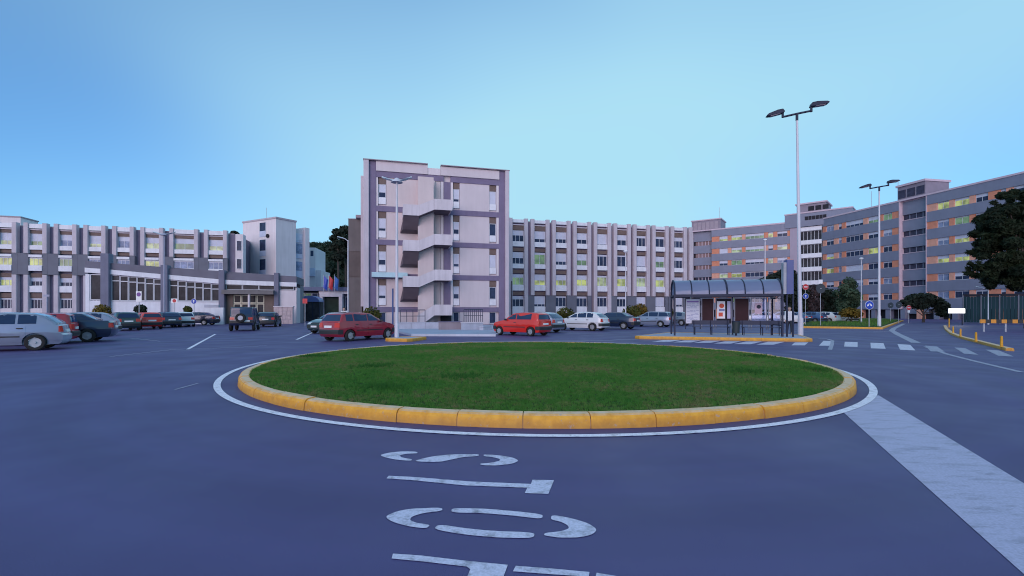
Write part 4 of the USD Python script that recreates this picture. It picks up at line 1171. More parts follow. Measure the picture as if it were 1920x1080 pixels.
# ============ low lodge with a portal under the hill
P0 = at(549, 600, 78.0)
lg = thing('gate_lodge', 'low lodge with square portal and flat blue grey roof below the hill', 'building', (*P0[:2], 0), 8)
gx_ = lambda u: (u - 549) / 880 * 79.0
gz = lambda v: EYE + (V0 - v) * 78.5 / 880
bx(lg, 'back_wall', GREYCL, 0, gx_(660), 1.0, 8, 0, gz(548))
bx(lg, 'roof', mat('lodge_roof', (0.10, 0.12, 0.22), 0.6, 0.1), -0.4, gx_(664), -0.6, 8.3, gz(545.5), gz(538.5))
bx(lg, 'fascia', WHITEC, gx_(596), gx_(664), -0.3, 0.9, gz(551), gz(545.5) - .01)
bx(lg, 'portal_post', WHITEC, gx_(598), gx_(603), -0.5, 0.9, 0, gz(556.5))
bx(lg, 'portal_post', WHITEC, gx_(632), gx_(638), -0.5, 0.9, 0, gz(556.5))
bx(lg, 'portal_beam', WHITEC, gx_(597.5), gx_(638.5), -0.52, 0.9, gz(556.5) + .01, gz(551) - .01)
bx(lg, 'portal_glass', mat('portal_green_glass', (0.035, 0.055, 0.04), 0.15, 0.3, 1.0), gx_(603), gx_(632), 0.7, 0.8, 0, gz(556.5))
for k in range(3):
    window(lg, gx_(556 + k * 12), gx_(567 + k * 12), gz(575), gz(549), 0.98, n=1, lit=LIT_G if k < 2 else None)
window(lg, gx_(640), gx_(652), gz(582), gz(556), 0.98, n=1, pane=PANE)
for k, (u, c) in enumerate(((607, BLUE), (617, RED), (627, mat('flag_blue', (0.03, 0.12, 0.40), 0.7, 0.1)))):
    p = at(u, 600, 76.2)
    t = thing('flag', ['blue flag hanging from left pole over lodge portal', 'red and white flag hanging from middle pole over lodge portal', 'light blue flag hanging from right pole over lodge portal'][k], 'flag', (*p[:2], gz(551.5)), 8)
    obj('pole', MB().tube([(0, -0.1, 0), (0, -0.1, 3.1)], 0.035, 8), POLE, t, 40)
    fv = []
    for i in range(7):
        for j in range(5):
            fv.append((0.05 + j * 0.16 - 0.03 * i, -0.1 + 0.10 * math.sin(j * 1.6 + i * .4), 2.9 - i * 0.30 - j * 0.16))
    q = [(i * 5 + j, i * 5 + j + 1, (i + 1) * 5 + j + 1, (i + 1) * 5 + j) for i in range(6) for j in range(4)]
    cloth = obj('cloth', (np.array(fv), q), c, t, True)
# arched glass shelter in front of the lodge
p = at(560, 600, 66.0)
kg = thing('arched_kiosk', 'dark glazed kiosk with rounded blue roof in front of the lodge', 'kiosk', (*p[:2], 0), 8)
kw, kh0, kh1 = 37 / 880 * 66, EYE + (584 - 570) * 66 / 880 + .3, EYE + (584 - 554) * 66 / 880
arc = [(kw * (0.5 - 0.5 * math.cos(t)), kh0 + (kh1 - kh0) * math.sin(t)) for t in np.linspace(0, math.pi, 13)]
bx(kg, 'glass_wall', HGL, 0.06, kw - .06, 0.1, 2.4, 0.1, kh0)
obj('roof', MB().prism_xz(arc, 0, 2.6), mat('kiosk_roof', (0.10, 0.14, 0.34), 0.3, 0.1), kg, 40)
for k in range(4):
    bx(kg, 'post', STEEL_DK, kw * k / 3 - .04, kw * k / 3 + .04, 0.0, 0.098, 0, kh0)

# ============ the brick and grey hospital, section A (facing left) and link
BAND = mat('grey_metal_band', (0.185, 0.20, 0.285), 0.55, 0.07, 0.5, 6.0, streak=0.06)
BRICK = mat('orange_brick', (0.58, 0.225, 0.145), 0.85, 0.12, 1.5, 22.0, 0.2)
BRICK2 = mat('orange_brick_pale', (0.64, 0.32, 0.24), 0.85, 0.12, 1.5, 22.0, 0.2)
PINKC = mat('pink_coping', (0.52, 0.42, 0.50), 0.8, 0.08)
MULL = mat('brown_window_strip', (0.20, 0.12, 0.13), 0.5, 0.2)
SLOT = mat('slot_glass', (0.05, 0.05, 0.085), 0.15, 0.3, spec=0.1)
RT, RP, RHT, NR = 21.6, 3.28, 1.38, 6
HTOP = 23.36


def rows():
    for k in range(NR):
        yield k, RT - RP * k, RT - RP * k - RHT


def hospital_front(t, xl, xr_, pattern, seed, rows_used=range(NR), lit_p=0.35):
    """Grey bands and between them rows of brick panels and windows. pattern: list of (kind, x0, x1)."""
    r = random.Random(seed)
    tops = [HTOP] + [RT - RP * k - RHT for k in range(NR)]
    for k in range(NR + 1):
        lo = RT - RP * k if k < NR else 1.9
        bx(t, 'metal_band', BAND, xl, xr_, 0.0, 0.4, lo, tops[k])
    for k, zt, zb in rows():
        if k not in rows_used:
            continue
        for kind, a, b in pattern:
            if kind == 'b':
                bx(t, 'brick_panel', BRICK if r.random() < .65 else BRICK2, a, b, 0.10, 0.45, zb + 0.01, zt - 0.01)
            else:
                n = max(1, round((b - a) / 1.1))
                p = r.random()
                lit = (LIT_Y if p < .14 else LIT_G if p < 0.26 else LIT_W) if p < lit_p else None
                window(t, a, b, zb + 0.01, zt - 0.01, 0.36, n=n, lit=lit, shut=r.choice([0.12, 0.2, .4, .55, .65, 1.0, .3]) if not lit else r.choice([0.1, .25, .45, .6]), pane=PANE_PALE if r.random() < .3 else None)


FA = Facade(61.0, 122.0, -34.5)
ha = thing('hospital_building', 'brick and grey banded hospital wing behind the bus shelter', 'building', FA.o, -34.5)
xa0, xa1, xm = FA.x(1299), FA.x(1481), FA.x(1334)
bx(ha, 'wall', DARK, xm + .02, xa1 - .05, 0.5, 14, 0, HTOP - .2)
bx(ha, 'wall', DARK, xa0, xm, 1.35, 14, 0, HTOP - .2)
bx(ha, 'coping', PINKC, xa0 - .1, xa1, -0.08, 14.1, HTOP + .004, HTOP + .35)
z7 = lambda a, b: (FA.x(1280 + a / 3.375), FA.x(1280 + b / 3.375))
pat = [('b', *z7(184, 231)), ('w', *z7(232, 284)), ('b', *z7(285, 307)), ('w', *z7(308, 374)), ('b', *z7(375, 396)), ('w', *z7(397, 514)), ('b', *z7(515, 540)), ('w', *z7(541, 572)), ('b', *z7(573, 598)), ('w', *z7(599, 662)), ('b', *z7(663, 681))]
hospital_front(ha, xm, xa1, pat, 4, lit_p=0.38)
for k in range(NR + 1):
    top = HTOP if k == 0 else RT - RP * k - RHT + 2.2 - 0.9
    lo = (RT - RP * k - 0.9) if k < NR else 1.0
    bx(ha, 'metal_band', BAND, xa0, xm - .03, 0.9, 1.3, lo, HTOP - .02 if k == 0 else RT - RP * (k - 1) - 0.9 - 1.15)
    if k < NR:
        w = obj('window', MB().box(xa0 + .5, xm - .1, 1.16, 1.3, RT - RP * k - 0.9 - 1.14, RT - RP * k - .91), MULL if k < 3 else SLOT, ha)
        for j in range(1, 5):
            xx = xa0 + .5 + (xm - xa0 - .6) * j / 5
            obj('mullion', MB().box(xx - .08, xx + .08, 1.08, 1.15, RT - RP * k - 2.03, RT - RP * k - .92), PINKC, w)
bx(ha, 'corner_wall', FIN, xa0 - .6, xa0 - .01, 0.4, 13, 0, HTOP + .3)
p0 = (FA.x(1292), FA.x(1347))
bx(ha, 'penthouse', mat('penthouse_grey', (0.22, 0.19, 0.25), 0.7, 0.1, 1.0), p0[0], p0[1], 3, 10, HTOP + .36, HTOP + 3.4)
bx(ha, 'penthouse_roof', PINKC, p0[0] - .2, p0[1] + .2, 2.8, 10.2, HTOP + 3.41, HTOP + 3.7)
for j in range(6):
    bx(ha, 'penthouse_louvre', COPE, p0[0] + .5 + j * 1.1, p0[0] + 1.4 + j * 1.1, 2.93, 2.995, HTOP + .9, HTOP + 2.9)
obj('antenna', MB().tube([(p0[1] - .6, 5, HTOP + 3.6), (p0[1] - .6, 5, HTOP + 7.0)], 0.06, 6), GALV, ha)

Lk0 = FA.o[:2] + FA.d * FA.x(1481)
FK = Facade(*Lk0, -42.6)
lk = thing('hospital_link', 'glazed link tower between the two brick hospital wings', 'building', FK.o, -42.6)
k1, k2, k3 = FK.x(1499), FK.x(1541), FK.x(1472)
HK = 25.3
bx(lk, 'wall', mat('link_wall', (0.36, 0.31, 0.40), 0.85, 0.06, 0.5, streak=0.08), 0.02, k1, 0.0, 12, 0, HK - 3.2)
bx(lk, 'core_wall', GREYCL, k1 + .02, k2, 0.8, 12, 0, HK - 3.3)
bx(lk, 'roof_storey', BAND, k3, k2 + 6, -0.3, 14, HK - 3.19, HK)
bx(lk, 'coping', PINKC, k3 - .1, k2 + 6.1, -0.42, 14.1, HK + .004, HK + .3)
for j in range(6):
    bx(lk, 'louvre', DARK, k1 + 1.2 + j * .75, k1 + 1.85 + j * .75, -0.36, -0.305, HK - 1.7, HK - .8)
bx(lk, 'penthouse', mats['penthouse_grey'], k1 - 1.0, k2 + .5, 2, 9, HK + .31, HK + 2.6)
bx(lk, 'penthouse_roof', PINKC, k1 - 1.3, k2 + .8, 1.7, 9.3, HK + 2.61, HK + 2.95)
for j in range(3):
    bx(lk, 'penthouse_louvre', DARK, k1 + 1.5 + j * 1.5, k1 + 2.7 + j * 1.5, 1.93, 1.995, HK + .9, HK + 2.0)
for k in range(7):
    zt = HK - 3.3 - k * 3.28
    bx(lk, 'white_band', WHITE, k1 + .03, k2 - .03, 0.1, 0.6, zt - 0.95, zt)
    if zt - 3.2 > 0:
        window(lk, k1 + .05, k2 - .05, zt - 3.24, zt - 0.97, 0.66, n=6, pane=HGL, fw=.09)

# ============ hospital section B at the right
FB = Facade(78.8, 86.7, -79.1)
hb = thing('hospital_building', 'large brick and grey banded hospital wing receding from the right edge', 'building', FB.o, -79.1)
B = lambda a: FB.x(1580 + a / 2.841)
xb0, xb1, xc0, xc1 = FB.x(1541), 30.0, B(303), B(444)
bx(hb, 'wall', DARK, xb0, xb1, 1.3, 15, 0, HTOP - .2)
bx(hb, 'coping', PINKC, xb0 - .1, xb1, -0.10, 15, HTOP + .004, HTOP + .32)
Z = lambda a, b: (FB.x(1280 + a / 3.375), FB.x(1280 + b / 3.375))
pat = [('b', *Z(884, 904)), ('w', *Z(905, 953)), ('b', *Z(954, 980)), ('w', *Z(981, 1003)), ('b', *Z(1004, 1028)), ('w', B(12), B(106)), ('b', B(107), B(131)), ('w', B(132), B(187)), ('b', B(188), B(211)), ('w', B(212), B(260)), ('b', B(261), B(303))]
hospital_front(hb, xb0, xc0, pat, 9, lit_p=0.26)
xr0_ = xc1
pat = [('b', B(445), B(499)), ('w', B(500), B(563)), ('b', B(564), B(590)), ('w', B(591), B(671)), ('b', B(672), B(702)), ('w', B(703), B(771)), ('b', B(772), B(836)), ('w', B(837), B(866)), ('b', B(867), B(904)), ('w', B(905), B(966))]
xx = B(966) + .02
while xx < xb1 - 5:
    pat += [('b', xx, xx + 1.3), ('w', xx + 1.32, xx + 3.9)]
    xx += 3.92
hospital_front(hb, xc1, xb1, pat, 15, lit_p=0.2)
# the recessed landings between, half a storey lower
for k in range(NR + 1):
    hi = HTOP - .02 if k == 0 else RT - RP * (k - 1) - 0.95 - 1.05
    lo = RT - RP * k - 0.95 if k < NR else 1.0
    bx(hb, 'metal_band', BAND, xc0 + .02, xc1 - .02, 0.7, 1.25, lo, hi)
    bx(hb, 'band_trim', PINKC, xc0 + .02, xc1 - .02, 0.62, 0.69, hi - .12, hi)
    if k < NR:
        w = obj('window', MB().box(xc0 + .1, xc1 - .1, 1.0, 1.2, RT - RP * k - 0.95 - 1.03, RT - RP * k - .97), SLOT, hb)
        for j in range(1, 4):
            xq = xc0 + (xc1 - xc0) * j / 4
            obj('mullion', MB().box(xq - .07, xq + .07, 0.92, 0.99, RT - RP * k - 1.97, RT - RP * k - .98), BAND, w)
bx(hb, 'edge_trim', PINKC, xc1 - .02, xc1 + .12, -0.05, 1.2, 2, HTOP)
bx(hb, 'edge_trim', PINKC, xc0 - .12, xc0 + .01, -0.05, 1.2, 2, HTOP)
# ground storey
xq, r_ = xb0, random.Random(2)
while xq < xb1 - 3:
    bx(hb, 'ground_pier', BRICK2 if r_.random() < .5 else BAND, xq, xq + 0.9, 0.15, 1.25, 0, 1.88)
    xq += 3.1
pz0, pz1 = FB.x(1735, 0.9), FB.x(1683, 0.9)
bx(hb, 'penthouse', mats['penthouse_grey'], pz1, pz0, 0.9, 6.5, HTOP + .33, HTOP + 3.1)
bx(hb, 'penthouse_roof', PINKC, pz1 - .2, pz0 + .2, 0.6, 6.8, HTOP + 3.11, HTOP + 3.5)
for j in range(3):
    xw0, xw1 = pz1 + (pz0 - pz1) * (j + .1) / 3, pz1 + (pz0 - pz1) * (j + .92) / 3
    bx(hb, 'penthouse_window', SLOT, xw0, xw1, 0.84, 0.895, HTOP + .8, HTOP + 2.4)
for (uu, h) in ((1684, 5.0), (1634, 4.0)):
    obj('antenna', MB().tube([(FB.x(uu, 1.5), 1.5, HTOP), (FB.x(uu, 1.5), 1.5, HTOP + h)], 0.05, 6), GALV, hb)


# the cars: (rear wheel or other foot point seen in the photograph)
RW = lambda k, sy: (CARS[k]['ax'][0], sy * CARS[k]['W'] / 2)
LROW = 'cars parked in the left row'
car_at('hatch', 'silver hatchback cut off by the left picture edge', 'silver', 65, 657.5, -.84, -.54, RW('hatch', 1), group=LROW, bumper='paint')
car_at('boxy', 'dark red hatchback almost hidden between silver hatchback and dark blue saloon', 'maroon', 122, 646, -.84, -.54, (-1.5, .78), group=LROW)
car_at('saloon', 'dark blue saloon with pale hubcaps behind the silver hatchback', 'navy', 163, 641.5, -.86, -.50, RW('saloon', 1), group=LROW, bumper='paint')
car_at('hatch', 'pale car peeping over the boot of the dark blue saloon', 'silver', 176, 630, -.86, -.50, (-.9, .8), group=LROW)
car_at('five_door', 'dark green car parked beside the red tailed hatchback, left of it', 'green', 243, 620.5, -.72, .60, (-2.1, 0), group=LROW)
car_at('boxy', 'red hatchback seen from behind between dark parked cars', 'red', 286, 617.5, -.70, .62, (-1.8, 0), group=LROW)
car_at('hatch', 'dark blue hatchback just right of the red rear end', 'navy', 323, 614.5, -.70, .62, (-2.0, 0), group=LROW)
car_at('five_door', 'white tailed small car at right of the dark blue hatchback', 'white', 348, 613, -.65, .70, (-1.8, 0), group=LROW)
car_at('saloon', 'dark blue car with bright hubcap at right end of left row', 'navy', 382, 610, -.95, -.10, RW('saloon', 1), group=LROW)
car_at('hatch', 'dark car behind the off roader at its left', 'green', 412, 606, -.75, .3, (-1.2, .8), group=LROW)
car_at('offroad', 'dark blue off roader with spare wheel on its tail', 'navy', 452, 621, -.36, .93, (-1.78, 0.0))
car_at('hatch', 'black hatchback with red tail lamps right of the off roader', 'black', 497, 613.5, -.30, .95, (-2.0, 0.0))
car_at('hatch', 'dark green car facing the road behind the maroon hatchback', 'green', 588, 626, -.45, -.89, (2.0, 0.0))
car_at('hatch', 'blue grey car half hidden behind the dark green one', 'blue', 612, 616, -.45, -.89, (2.0, 0.0))
car_at('five_door', 'maroon five door hatchback waiting left of the gull wing lamp', 'maroon', 658, 640.2, .50, .87, RW('five_door', -1))
CROW = 'cars parked before the long wing'
car_at('boxy', 'bright red small hatchback in front of the long wing', 'red', 993.5, 630.6, -.79, .61, RW('boxy', 1), group=CROW)
car_at('hatch', 'silver hatchback half hidden behind the bright red one', 'silver', 1041, 624.5, -.79, .61, (-1.9, 0.5), group=CROW)
car_at('hatch', 'white hatchback standing between the red and dark blue cars', 'white', 1110, 620.8, -.81, .58, RW('hatch', 1), group=CROW)
car_at('saloon', 'dark blue saloon right of the white hatchback', 'navy', 1168.5, 617.8, -.82, .57, RW('saloon', 1), group=CROW)
car_at('estate', 'silver estate with bright red tail lamp left of the shelter', 'silver', 1238, 613.5, -.78, .62, RW('estate', 1), group=CROW, bumper='paint')
car_at('hatch', 'dark car seen between silver estate and shelter post', 'grey', 1292, 611, -.78, .62, (-1.9, .6), group=CROW)
RROW = 'cars parked behind the shelter and median'
car_at('hatch', 'white car seen through the shelter glass, left one', 'white', 1424, 607, -.96, .28, (0, .8), group=RROW, bumper='paint')
car_at('estate', 'white car seen through the shelter glass, beside the pylon', 'white', 1463, 606.5, -.96, .28, (0, .8), group=RROW, bumper='paint')
car_at('saloon', 'dark blue car right of the tallest lamp post base', 'blue', 1518, 606.5, -.5, .86, (-2.2, 0), group=RROW)
car_at('hatch', 'blue hatchback behind the median between two thin poles', 'blue', 1548, 606, -.5, .86, (-2.0, 0), group=RROW)
car_at('hatch', 'silver white hatchback behind the median beside the blue one', 'white', 1574, 605.5, -.5, .86, (-2.0, 0), group=RROW, bumper='paint')
car_at('boxy', 'white small car behind the median left of blue arrow sign', 'white', 1607, 605.5, -.5, .86, (-1.8, 0), group=RROW)


# ---------------------------------------------------------------- bus shelter
S0 = np.array(at(1265, 629, 25.4)[:2])
S1 = np.array(at(1467, 629.5, 24.2)[:2])
ds = (S1 - S0) / np.linalg.norm(S1 - S0)
SA = math.degrees(math.atan2(ds[1], ds[0]))
SL = float(np.linalg.norm(S1 - S0))
ZB = 0.15
FS = Facade(*S0, SA)
sh = thing('bus_shelter', 'dark framed bus shelter with six bay barrel roof beside the yellow kerb', 'bus shelter', (*S0, ZB), SA)
HB, RR, DP = 2.12, 0.92, 1.75
ROOFP = clear_pane('frosted_roof_sheet')
mats['roof_sheet'] = usdkit.material(stage, LK + '/roof_sheet', {'p': ('principled_bsdf', {'base_color': (0.20, 0.24, 0.38), 'roughness': 0.15, 'specular_ior_level': 0.5}), 't': ('translucent_bsdf', {'color': (0.35, 0.45, 0.65)}), 'm': ('mix_closure', {'fac': 0.3})},
                                     [('p.BSDF', 'm.closure1'), ('t.BSDF', 'm.closure2')], surface='m.closure')
arc = [(DP / 2 - DP / 2 * math.cos(t), HB + 0.10 + 0.80 * math.sin(t)) for t in np.linspace(0.0, math.pi, 15)]
for k in range(6):
    x0, x1 = SL * k / 6 + .035, SL * (k + 1) / 6 - .035
    v = [(x, y, z) for x in (x0, x1) for y, z in arc]
    n = len(arc)
    q = [(j, j + 1, n + j + 1, n + j) for j in range(n - 1)]
    obj('roof_panel', (np.array(v), np.array(q)), mats['roof_sheet'], sh, True)
for k in range(7):
    x = SL * k / 6
    obj('roof_rib', MB().tube([(x, y, z) for y, z in arc], 0.05 if k in (0, 3, 6) else 0.032, 8), STEEL_DK, sh, 40)
bx(sh, 'front_beam', STEEL_DK, -.05, SL + .05, -.06, .06, HB - .04, HB + .10)
bx(sh, 'rear_beam', STEEL_DK, -.05, SL + .05, DP - .06, DP + .06, HB - .04, HB + .10)
for x in (0, SL):
    bx(sh, 'post', STEEL_DK, x - .045, x + .045, -.05, .05, 0, HB - .04)
    bx(sh, 'post', STEEL_DK, x - .045, x + .045, DP - .05, DP + .05, 0, HB - .04)
    bx(sh, 'end_beam', STEEL_DK, x - .04, x + .04, .06, DP - .06, HB - .0, HB + .08)
    f = obj('end_frame', MB().box(x - .02, x + .02, .10, DP - .1, 0.55, .60).box(x - .02, x + .02, .10, DP - .1, HB - .14, HB - .09), STEEL_DK, sh)
    if x == 0:
        obj('pane', MB().box(x - .006, x + .006, .10, DP - .1, .6, HB - .14), clear_pane('shelter_glass', (0.62, 0.68, 0.85)), f)
xb_ = lambda u: FS.x(u, DP)
PANS = [(1284, 1313, 'board'), (1314.5, 1338, 'dark'), (1341, 1372, 'poster'), (1376, 1404, 'dark'), (1407, 1437, 'glass'), (1439, 1463, 'glass')]
zb0, zb1 = 0.62, HB - .06
BOARD = mat('timetable_board', (0.58, 0.62, 0.72), 0.5, 0.05)
MAROON_P = mat('maroon_panel', (0.040, 0.016, 0.022), 0.45, 0.2, spec=0.12)
ALU = mat('aluminium_frame', (0.26, 0.27, 0.33), 0.5, 0.08)
for (u0, u1, kind) in PANS:
    x0, x1 = xb_(u0), xb_(u1)
    f = obj('panel_frame', MB().box(x0, x0 + .04, DP - .12, DP - .07, 0.3, zb1).box(x1 - .04, x1, DP - .12, DP - .07, 0.3, zb1).box(x0 + .04, x1 - .04, DP - .12, DP - .07, zb0 - .05, zb0).box(x0 + .04, x1 - .04, DP - .12, DP - .07, zb1 - .05, zb1), ALU if kind != 'board' else STEEL_DK, sh)
    inner = (x0 + .04, x1 - .04, DP - .10, DP - .09, zb0, zb1 - .05)
    if kind == 'board':
        obj('timetable', MB().box(*inner), BOARD, f)
        ln = MB().box(x0 + .10, x1 - .10, DP - .108, DP - .103, zb1 - .24, zb1 - .17)
        obj('printed_heading', ln, mat('print_purple', (0.20, 0.10, 0.38), 0.6, 0.1), f)
        ln, rt_ = MB(), random.Random(3)
        z = zb1 - .32
        while z > zb0 + .12:
            xe = x0 + .10
            while xe < x1 - .2:
                w_ = rt_.uniform(.05, .22)
                if rt_.random() < .8:
                    ln.box(xe, min(xe + w_, x1 - .10), DP - .107, DP - .103, z - .022, z)
                xe += w_ + .03
            z -= .075
        obj('printed_lines', ln, mat('print_grey', (0.20, 0.24, 0.45), 0.6, 0.1), f)
    elif kind == 'dark':
        obj('panel', MB().box(*inner), MAROON_P, f)
    elif kind == 'poster':
        obj('panel', MB().box(x0 + .04, x1 - .04, DP - .085, DP - .078, zb0, zb1 - .05), DARK, f)
        px0, px1, pz0_, pz1_ = x0 + .08, x0 + .50, zb0 + .28, zb1 - .18
        obj('poster', MB().box(px0, px1, DP - .100, DP - .094, pz0_, pz1_), SIGNW, f)
        c = MB().tube([((px0 + px1) / 2 + .03, DP - .101, pz1_ - .26), ((px0 + px1) / 2 + .03, DP - .107, pz1_ - .26)], [0.13, 0.13], 18)
        obj('poster_disc', c, mat('poster_red', (0.62, 0.07, 0.03), 0.5, 0.1), f)
        bx(f, 'poster_text', mats['print_grey'], px0 + .10, px1 - .02, DP - .106, DP - .102, pz1_ - .56, pz1_ - .44)
        bx(f, 'poster_text', mats['poster_red'], px0 + .08, px1 - .12, DP - .106, DP - .102, pz0_ + .12, pz0_ + .34)
        bx(f, 'poster_strip', mat('poster_orange', (0.75, 0.20, 0.02), 0.5, 0.1), px0 - .06, px0 - .004, DP - .100, DP - .094, pz0_, pz0_ + .55)
        bx(f, 'poster_side_sheet', mat('pale_lilac_sheet', (0.42, 0.42, 0.62), 0.5, 0.08), x1 - .26, x1 - .08, DP - .100, DP - .094, pz0_, pz1_)
    else:
        obj('pane', MB().box(*inner), clear_pane('shelter_glass'), f)
        if u0 == 1407:
            ps = obj('sticker', MB().box(x0 + .20, x0 + .56, DP - .110, DP - .104, zb0 + .55, zb1 - .28), mat('pink_sheet', (0.56, 0.42, 0.52), 0.6, 0.1), f)
            obj('sticker_print', MB().tube([(x0 + .40, DP - .111, zb1 - .50), (x0 + .40, DP - .116, zb1 - .50)], [0.11, 0.11], 14), STEEL_DK, f)
bx(sh, 'rear_post', STEEL_DK, xb_(1373) - .03, xb_(1373) + .03, DP - .12, DP - .04, 0, HB)
for (u0, u1) in ((1300, 1366), (1390, 1462)):
    x0, x1 = xb_(u0) - .1, xb_(u1)
    bn = thing('bench', ['dark metal bench left of the bin under the shelter roof', 'dark metal bench right of the bin under the shelter roof'][u0 > 1350], 'bench', (*(S0 + ds * x0 + FS.n * 1.1), ZB), SA)
    L_ = x1 - x0
    for j in range(4):
        bx(bn, 'seat_slat', mat('bench_steel', (0.05, 0.06, 0.10), 0.5, 0.1, spec=0.2), 0, L_, j * .105, j * .105 + .09, .43, .46)
    bx(bn, 'backrest', mats['bench_steel'], 0, L_, .46, .49, .56, .80)
    for j in range(3):
        xx = .1 + (L_ - .2) * j / 2
        obj('leg', MB().tube([(xx, .04, 0), (xx, .04, .425)], .025, 8).tube([(xx, .38, 0), (xx, .46, .80)], .025, 8).tube([(xx, .04, .41), (xx, .40, .41)], .02, 8), STEEL_DK, bn, 40)
b_ = S0 + ds * FS.x(1380, .6) + FS.n * .6
bn = thing('litter_bin', 'dark round litter bin between the two shelter benches', 'bin', (*b_, ZB), SA)
obj('body', MB().tube([(0, 0, .12), (0, 0, .72), (0, 0, .74)], [.17, .20, .205], 20), mat('bin_dark', (0.02, 0.03, 0.035), 0.6, 0.2), bn, 40)
obj('rim', MB().tube([(0, 0, .745), (0, 0, .79)], [.215, .20], 20), STEEL_DK, bn, 40)
obj('leg', MB().tube([(0, 0, 0), (0, 0, .13)], .05, 10), STEEL_DK, bn, 40)
# pylon
p = S0 + ds * FS.x(1476, -.15) + FS.n * -.15
py = thing('bus_stop_pylon', 'tall blue box sign on two dark legs at shelter right end', 'sign', (*p, ZB), SA)
zl, zh = EYE + (584 - 551.5) * 24.2 / 880 - ZB, EYE + (584 - 488) * 24.2 / 880 - ZB
obj('sign_box', chamf(-0.02, 0.31, 0, 0.42, zl, zh, .02), mat('pylon_blue', (0.045, 0.075, 0.24), 0.4, 0.08), py)
bx(py, 'light_side', mat('pylon_grey', (0.30, 0.32, 0.38), 0.5, 0.1), -0.16, -0.025, 0.02, 0.40, zl + .0, zh - .12)
for x in (0.02, 0.30):
    obj('leg', MB().tube([(x, .1, 0), (x, .1, zl + .02)], .045, 10), STEEL_DK, py, 40)
bx(py, 'cap', mat('pylon_cap', (0.40, 0.24, 0.24), 0.6, 0.1), 0.0, 0.30, .05, .38, zh + .004, zh + .05)

# ---------------------------------------------------------------- street lamps
def flood_lamp(label, base, h, z0, deg, heads_up=(0.10, 0.24), lean=0.0):
    t = thing('street_lamp', label, 'street lamp', (*base, z0), deg, 'tall street lamps with two dark flat heads')
    obj('pole', MB().tube([(0, 0, 0), (lean * .5, 0, h * .5), (lean, 0, h - .35)], [.11, .085, .055], 14), POLE, t, 40)
    obj('base_sleeve', MB().tube([(0, 0, -.02), (0, 0, .9), (0, 0, .95)], [.14, .135, .112], 14), POLE, t, 40)
    obj('neck', MB().tube([(lean, 0, h - .36), (lean, 0, h)], [.07, .07], 12), STEEL_DK, t, 40)
    arm = [(-.72, 0, h - .10), (0, 0, h + .02), (.72, 0, h + .12)]
    m = MB().tube(arm, .055, 10).tube([(-.72, 0, h - .13), (-.72, 0, h + .22)], .06, 10).tube([(.72, 0, h + .06), (.72, 0, h + .42)], .06, 10)
    v, f = m.get()
    obj('arm', (v + (lean, 0, 0), f), STEEL_DK, t, 40)
    for s, zz in ((-1, h + .19), (1, h + .39)):
        sec = [(0, -.02), (.06, .13), (.32, .15), (.80, .08), (.95, .0), (.80, -.05), (.2, -.07), (0, -.06)]
        mh = m3.CrossSection([ccw([(s * a, b) for a, b in sec])]).offset(-.03).offset(.03, m3.JoinType.Round, 2, 12).extrude(.34).translate((0, 0, -.17)).rotate((90, 0, 0)).rotate((0, -5 if s > 0 else -11, 0))
        ctr = np.array([lean + s * .66, 0, zz])
        hd = obj('lamp_head', meshkit_shift(mh, ctr), STEEL_DK, t, 35)
        ln = m3.Manifold.cube((.50, .26, .02)).translate((s * .48 - .25, -.13, -.085)).rotate((0, -5 if s > 0 else -11, 0))
        obj('lens', meshkit_shift(ln, ctr), mat('lamp_lens', (0.35, 0.30, 0.36), 0.3, 0.1), hd)
    return t


def meshkit_shift(m, off):
    q = m.to_mesh()
    return q.vert_properties[:, :3] + off, q.tri_verts


b1_ = at(1501, 628, 26.0)
flood_lamp('tallest street lamp with pale pole, standing right of the bus shelter', b1_[:2], 12.25, .15, -12, lean=-.18)
b2_ = at(1648.5, 604, 41.5)
flood_lamp('street lamp with pale pole standing on the grass median beside blue arrow sign', b2_[:2], 12.3, .15, -10)


def gull_lamp(label, base, h, deg, m=None, w=.75, rise=.18):
    t = thing('street_lamp', label, 'street lamp', (*base, 0.1), deg, 'pale lamps with gull wing heads')
    obj('pole', MB().tube([(0, 0, 0), (0, 0, h * .5), (0, 0, h - .1)], [.085, .07, .05], 12), m or POLE, t, 40)
    obj('base_sleeve', MB().tube([(0, 0, -.02), (0, 0, .7), (0, 0, .75)], [.115, .11, .09], 12), m or POLE, t, 40)
    obj('hub', m3.Manifold.batch_hull([m3.Manifold.cylinder(.08, .30, .22, 20).translate((0, 0, h - .14)), m3.Manifold.sphere(.12, 14).translate((0, 0, h - .02))]), m or POLE, t, 35)
    for s in (-1, 1):
        pts = [(s * x, 0, h - .06 + rise * (x / w) ** 1.6) for x in np.linspace(0.1, w, 7)]
        obj('lamp_wing', wing_mesh(pts), mat('lamp_white', (0.72, 0.74, 0.80), 0.35, 0.05), t, 40)
    return t


def wing_mesh(pts):
    v, f, n = [], [], len(pts)
    for k, (x, y, z) in enumerate(pts):
        w_ = .16 * math.sin(math.pi * (0.15 + .8 * k / (n - 1))) + .02
        v += [(x, -w_, z), (x, 0, z + .06), (x, w_, z), (x, 0, z - .05)]
    for k in range(n - 1):
        for j in range(4):
            f.append((k * 4 + j, k * 4 + (j + 1) % 4, k * 4 + 4 + (j + 1) % 4, k * 4 + 4 + j))
    f += [(0, 3, 2, 1), (4 * n - 4, 4 * n - 3, 4 * n - 2, 4 * n - 1)]
    return np.array(v), np.array(f)


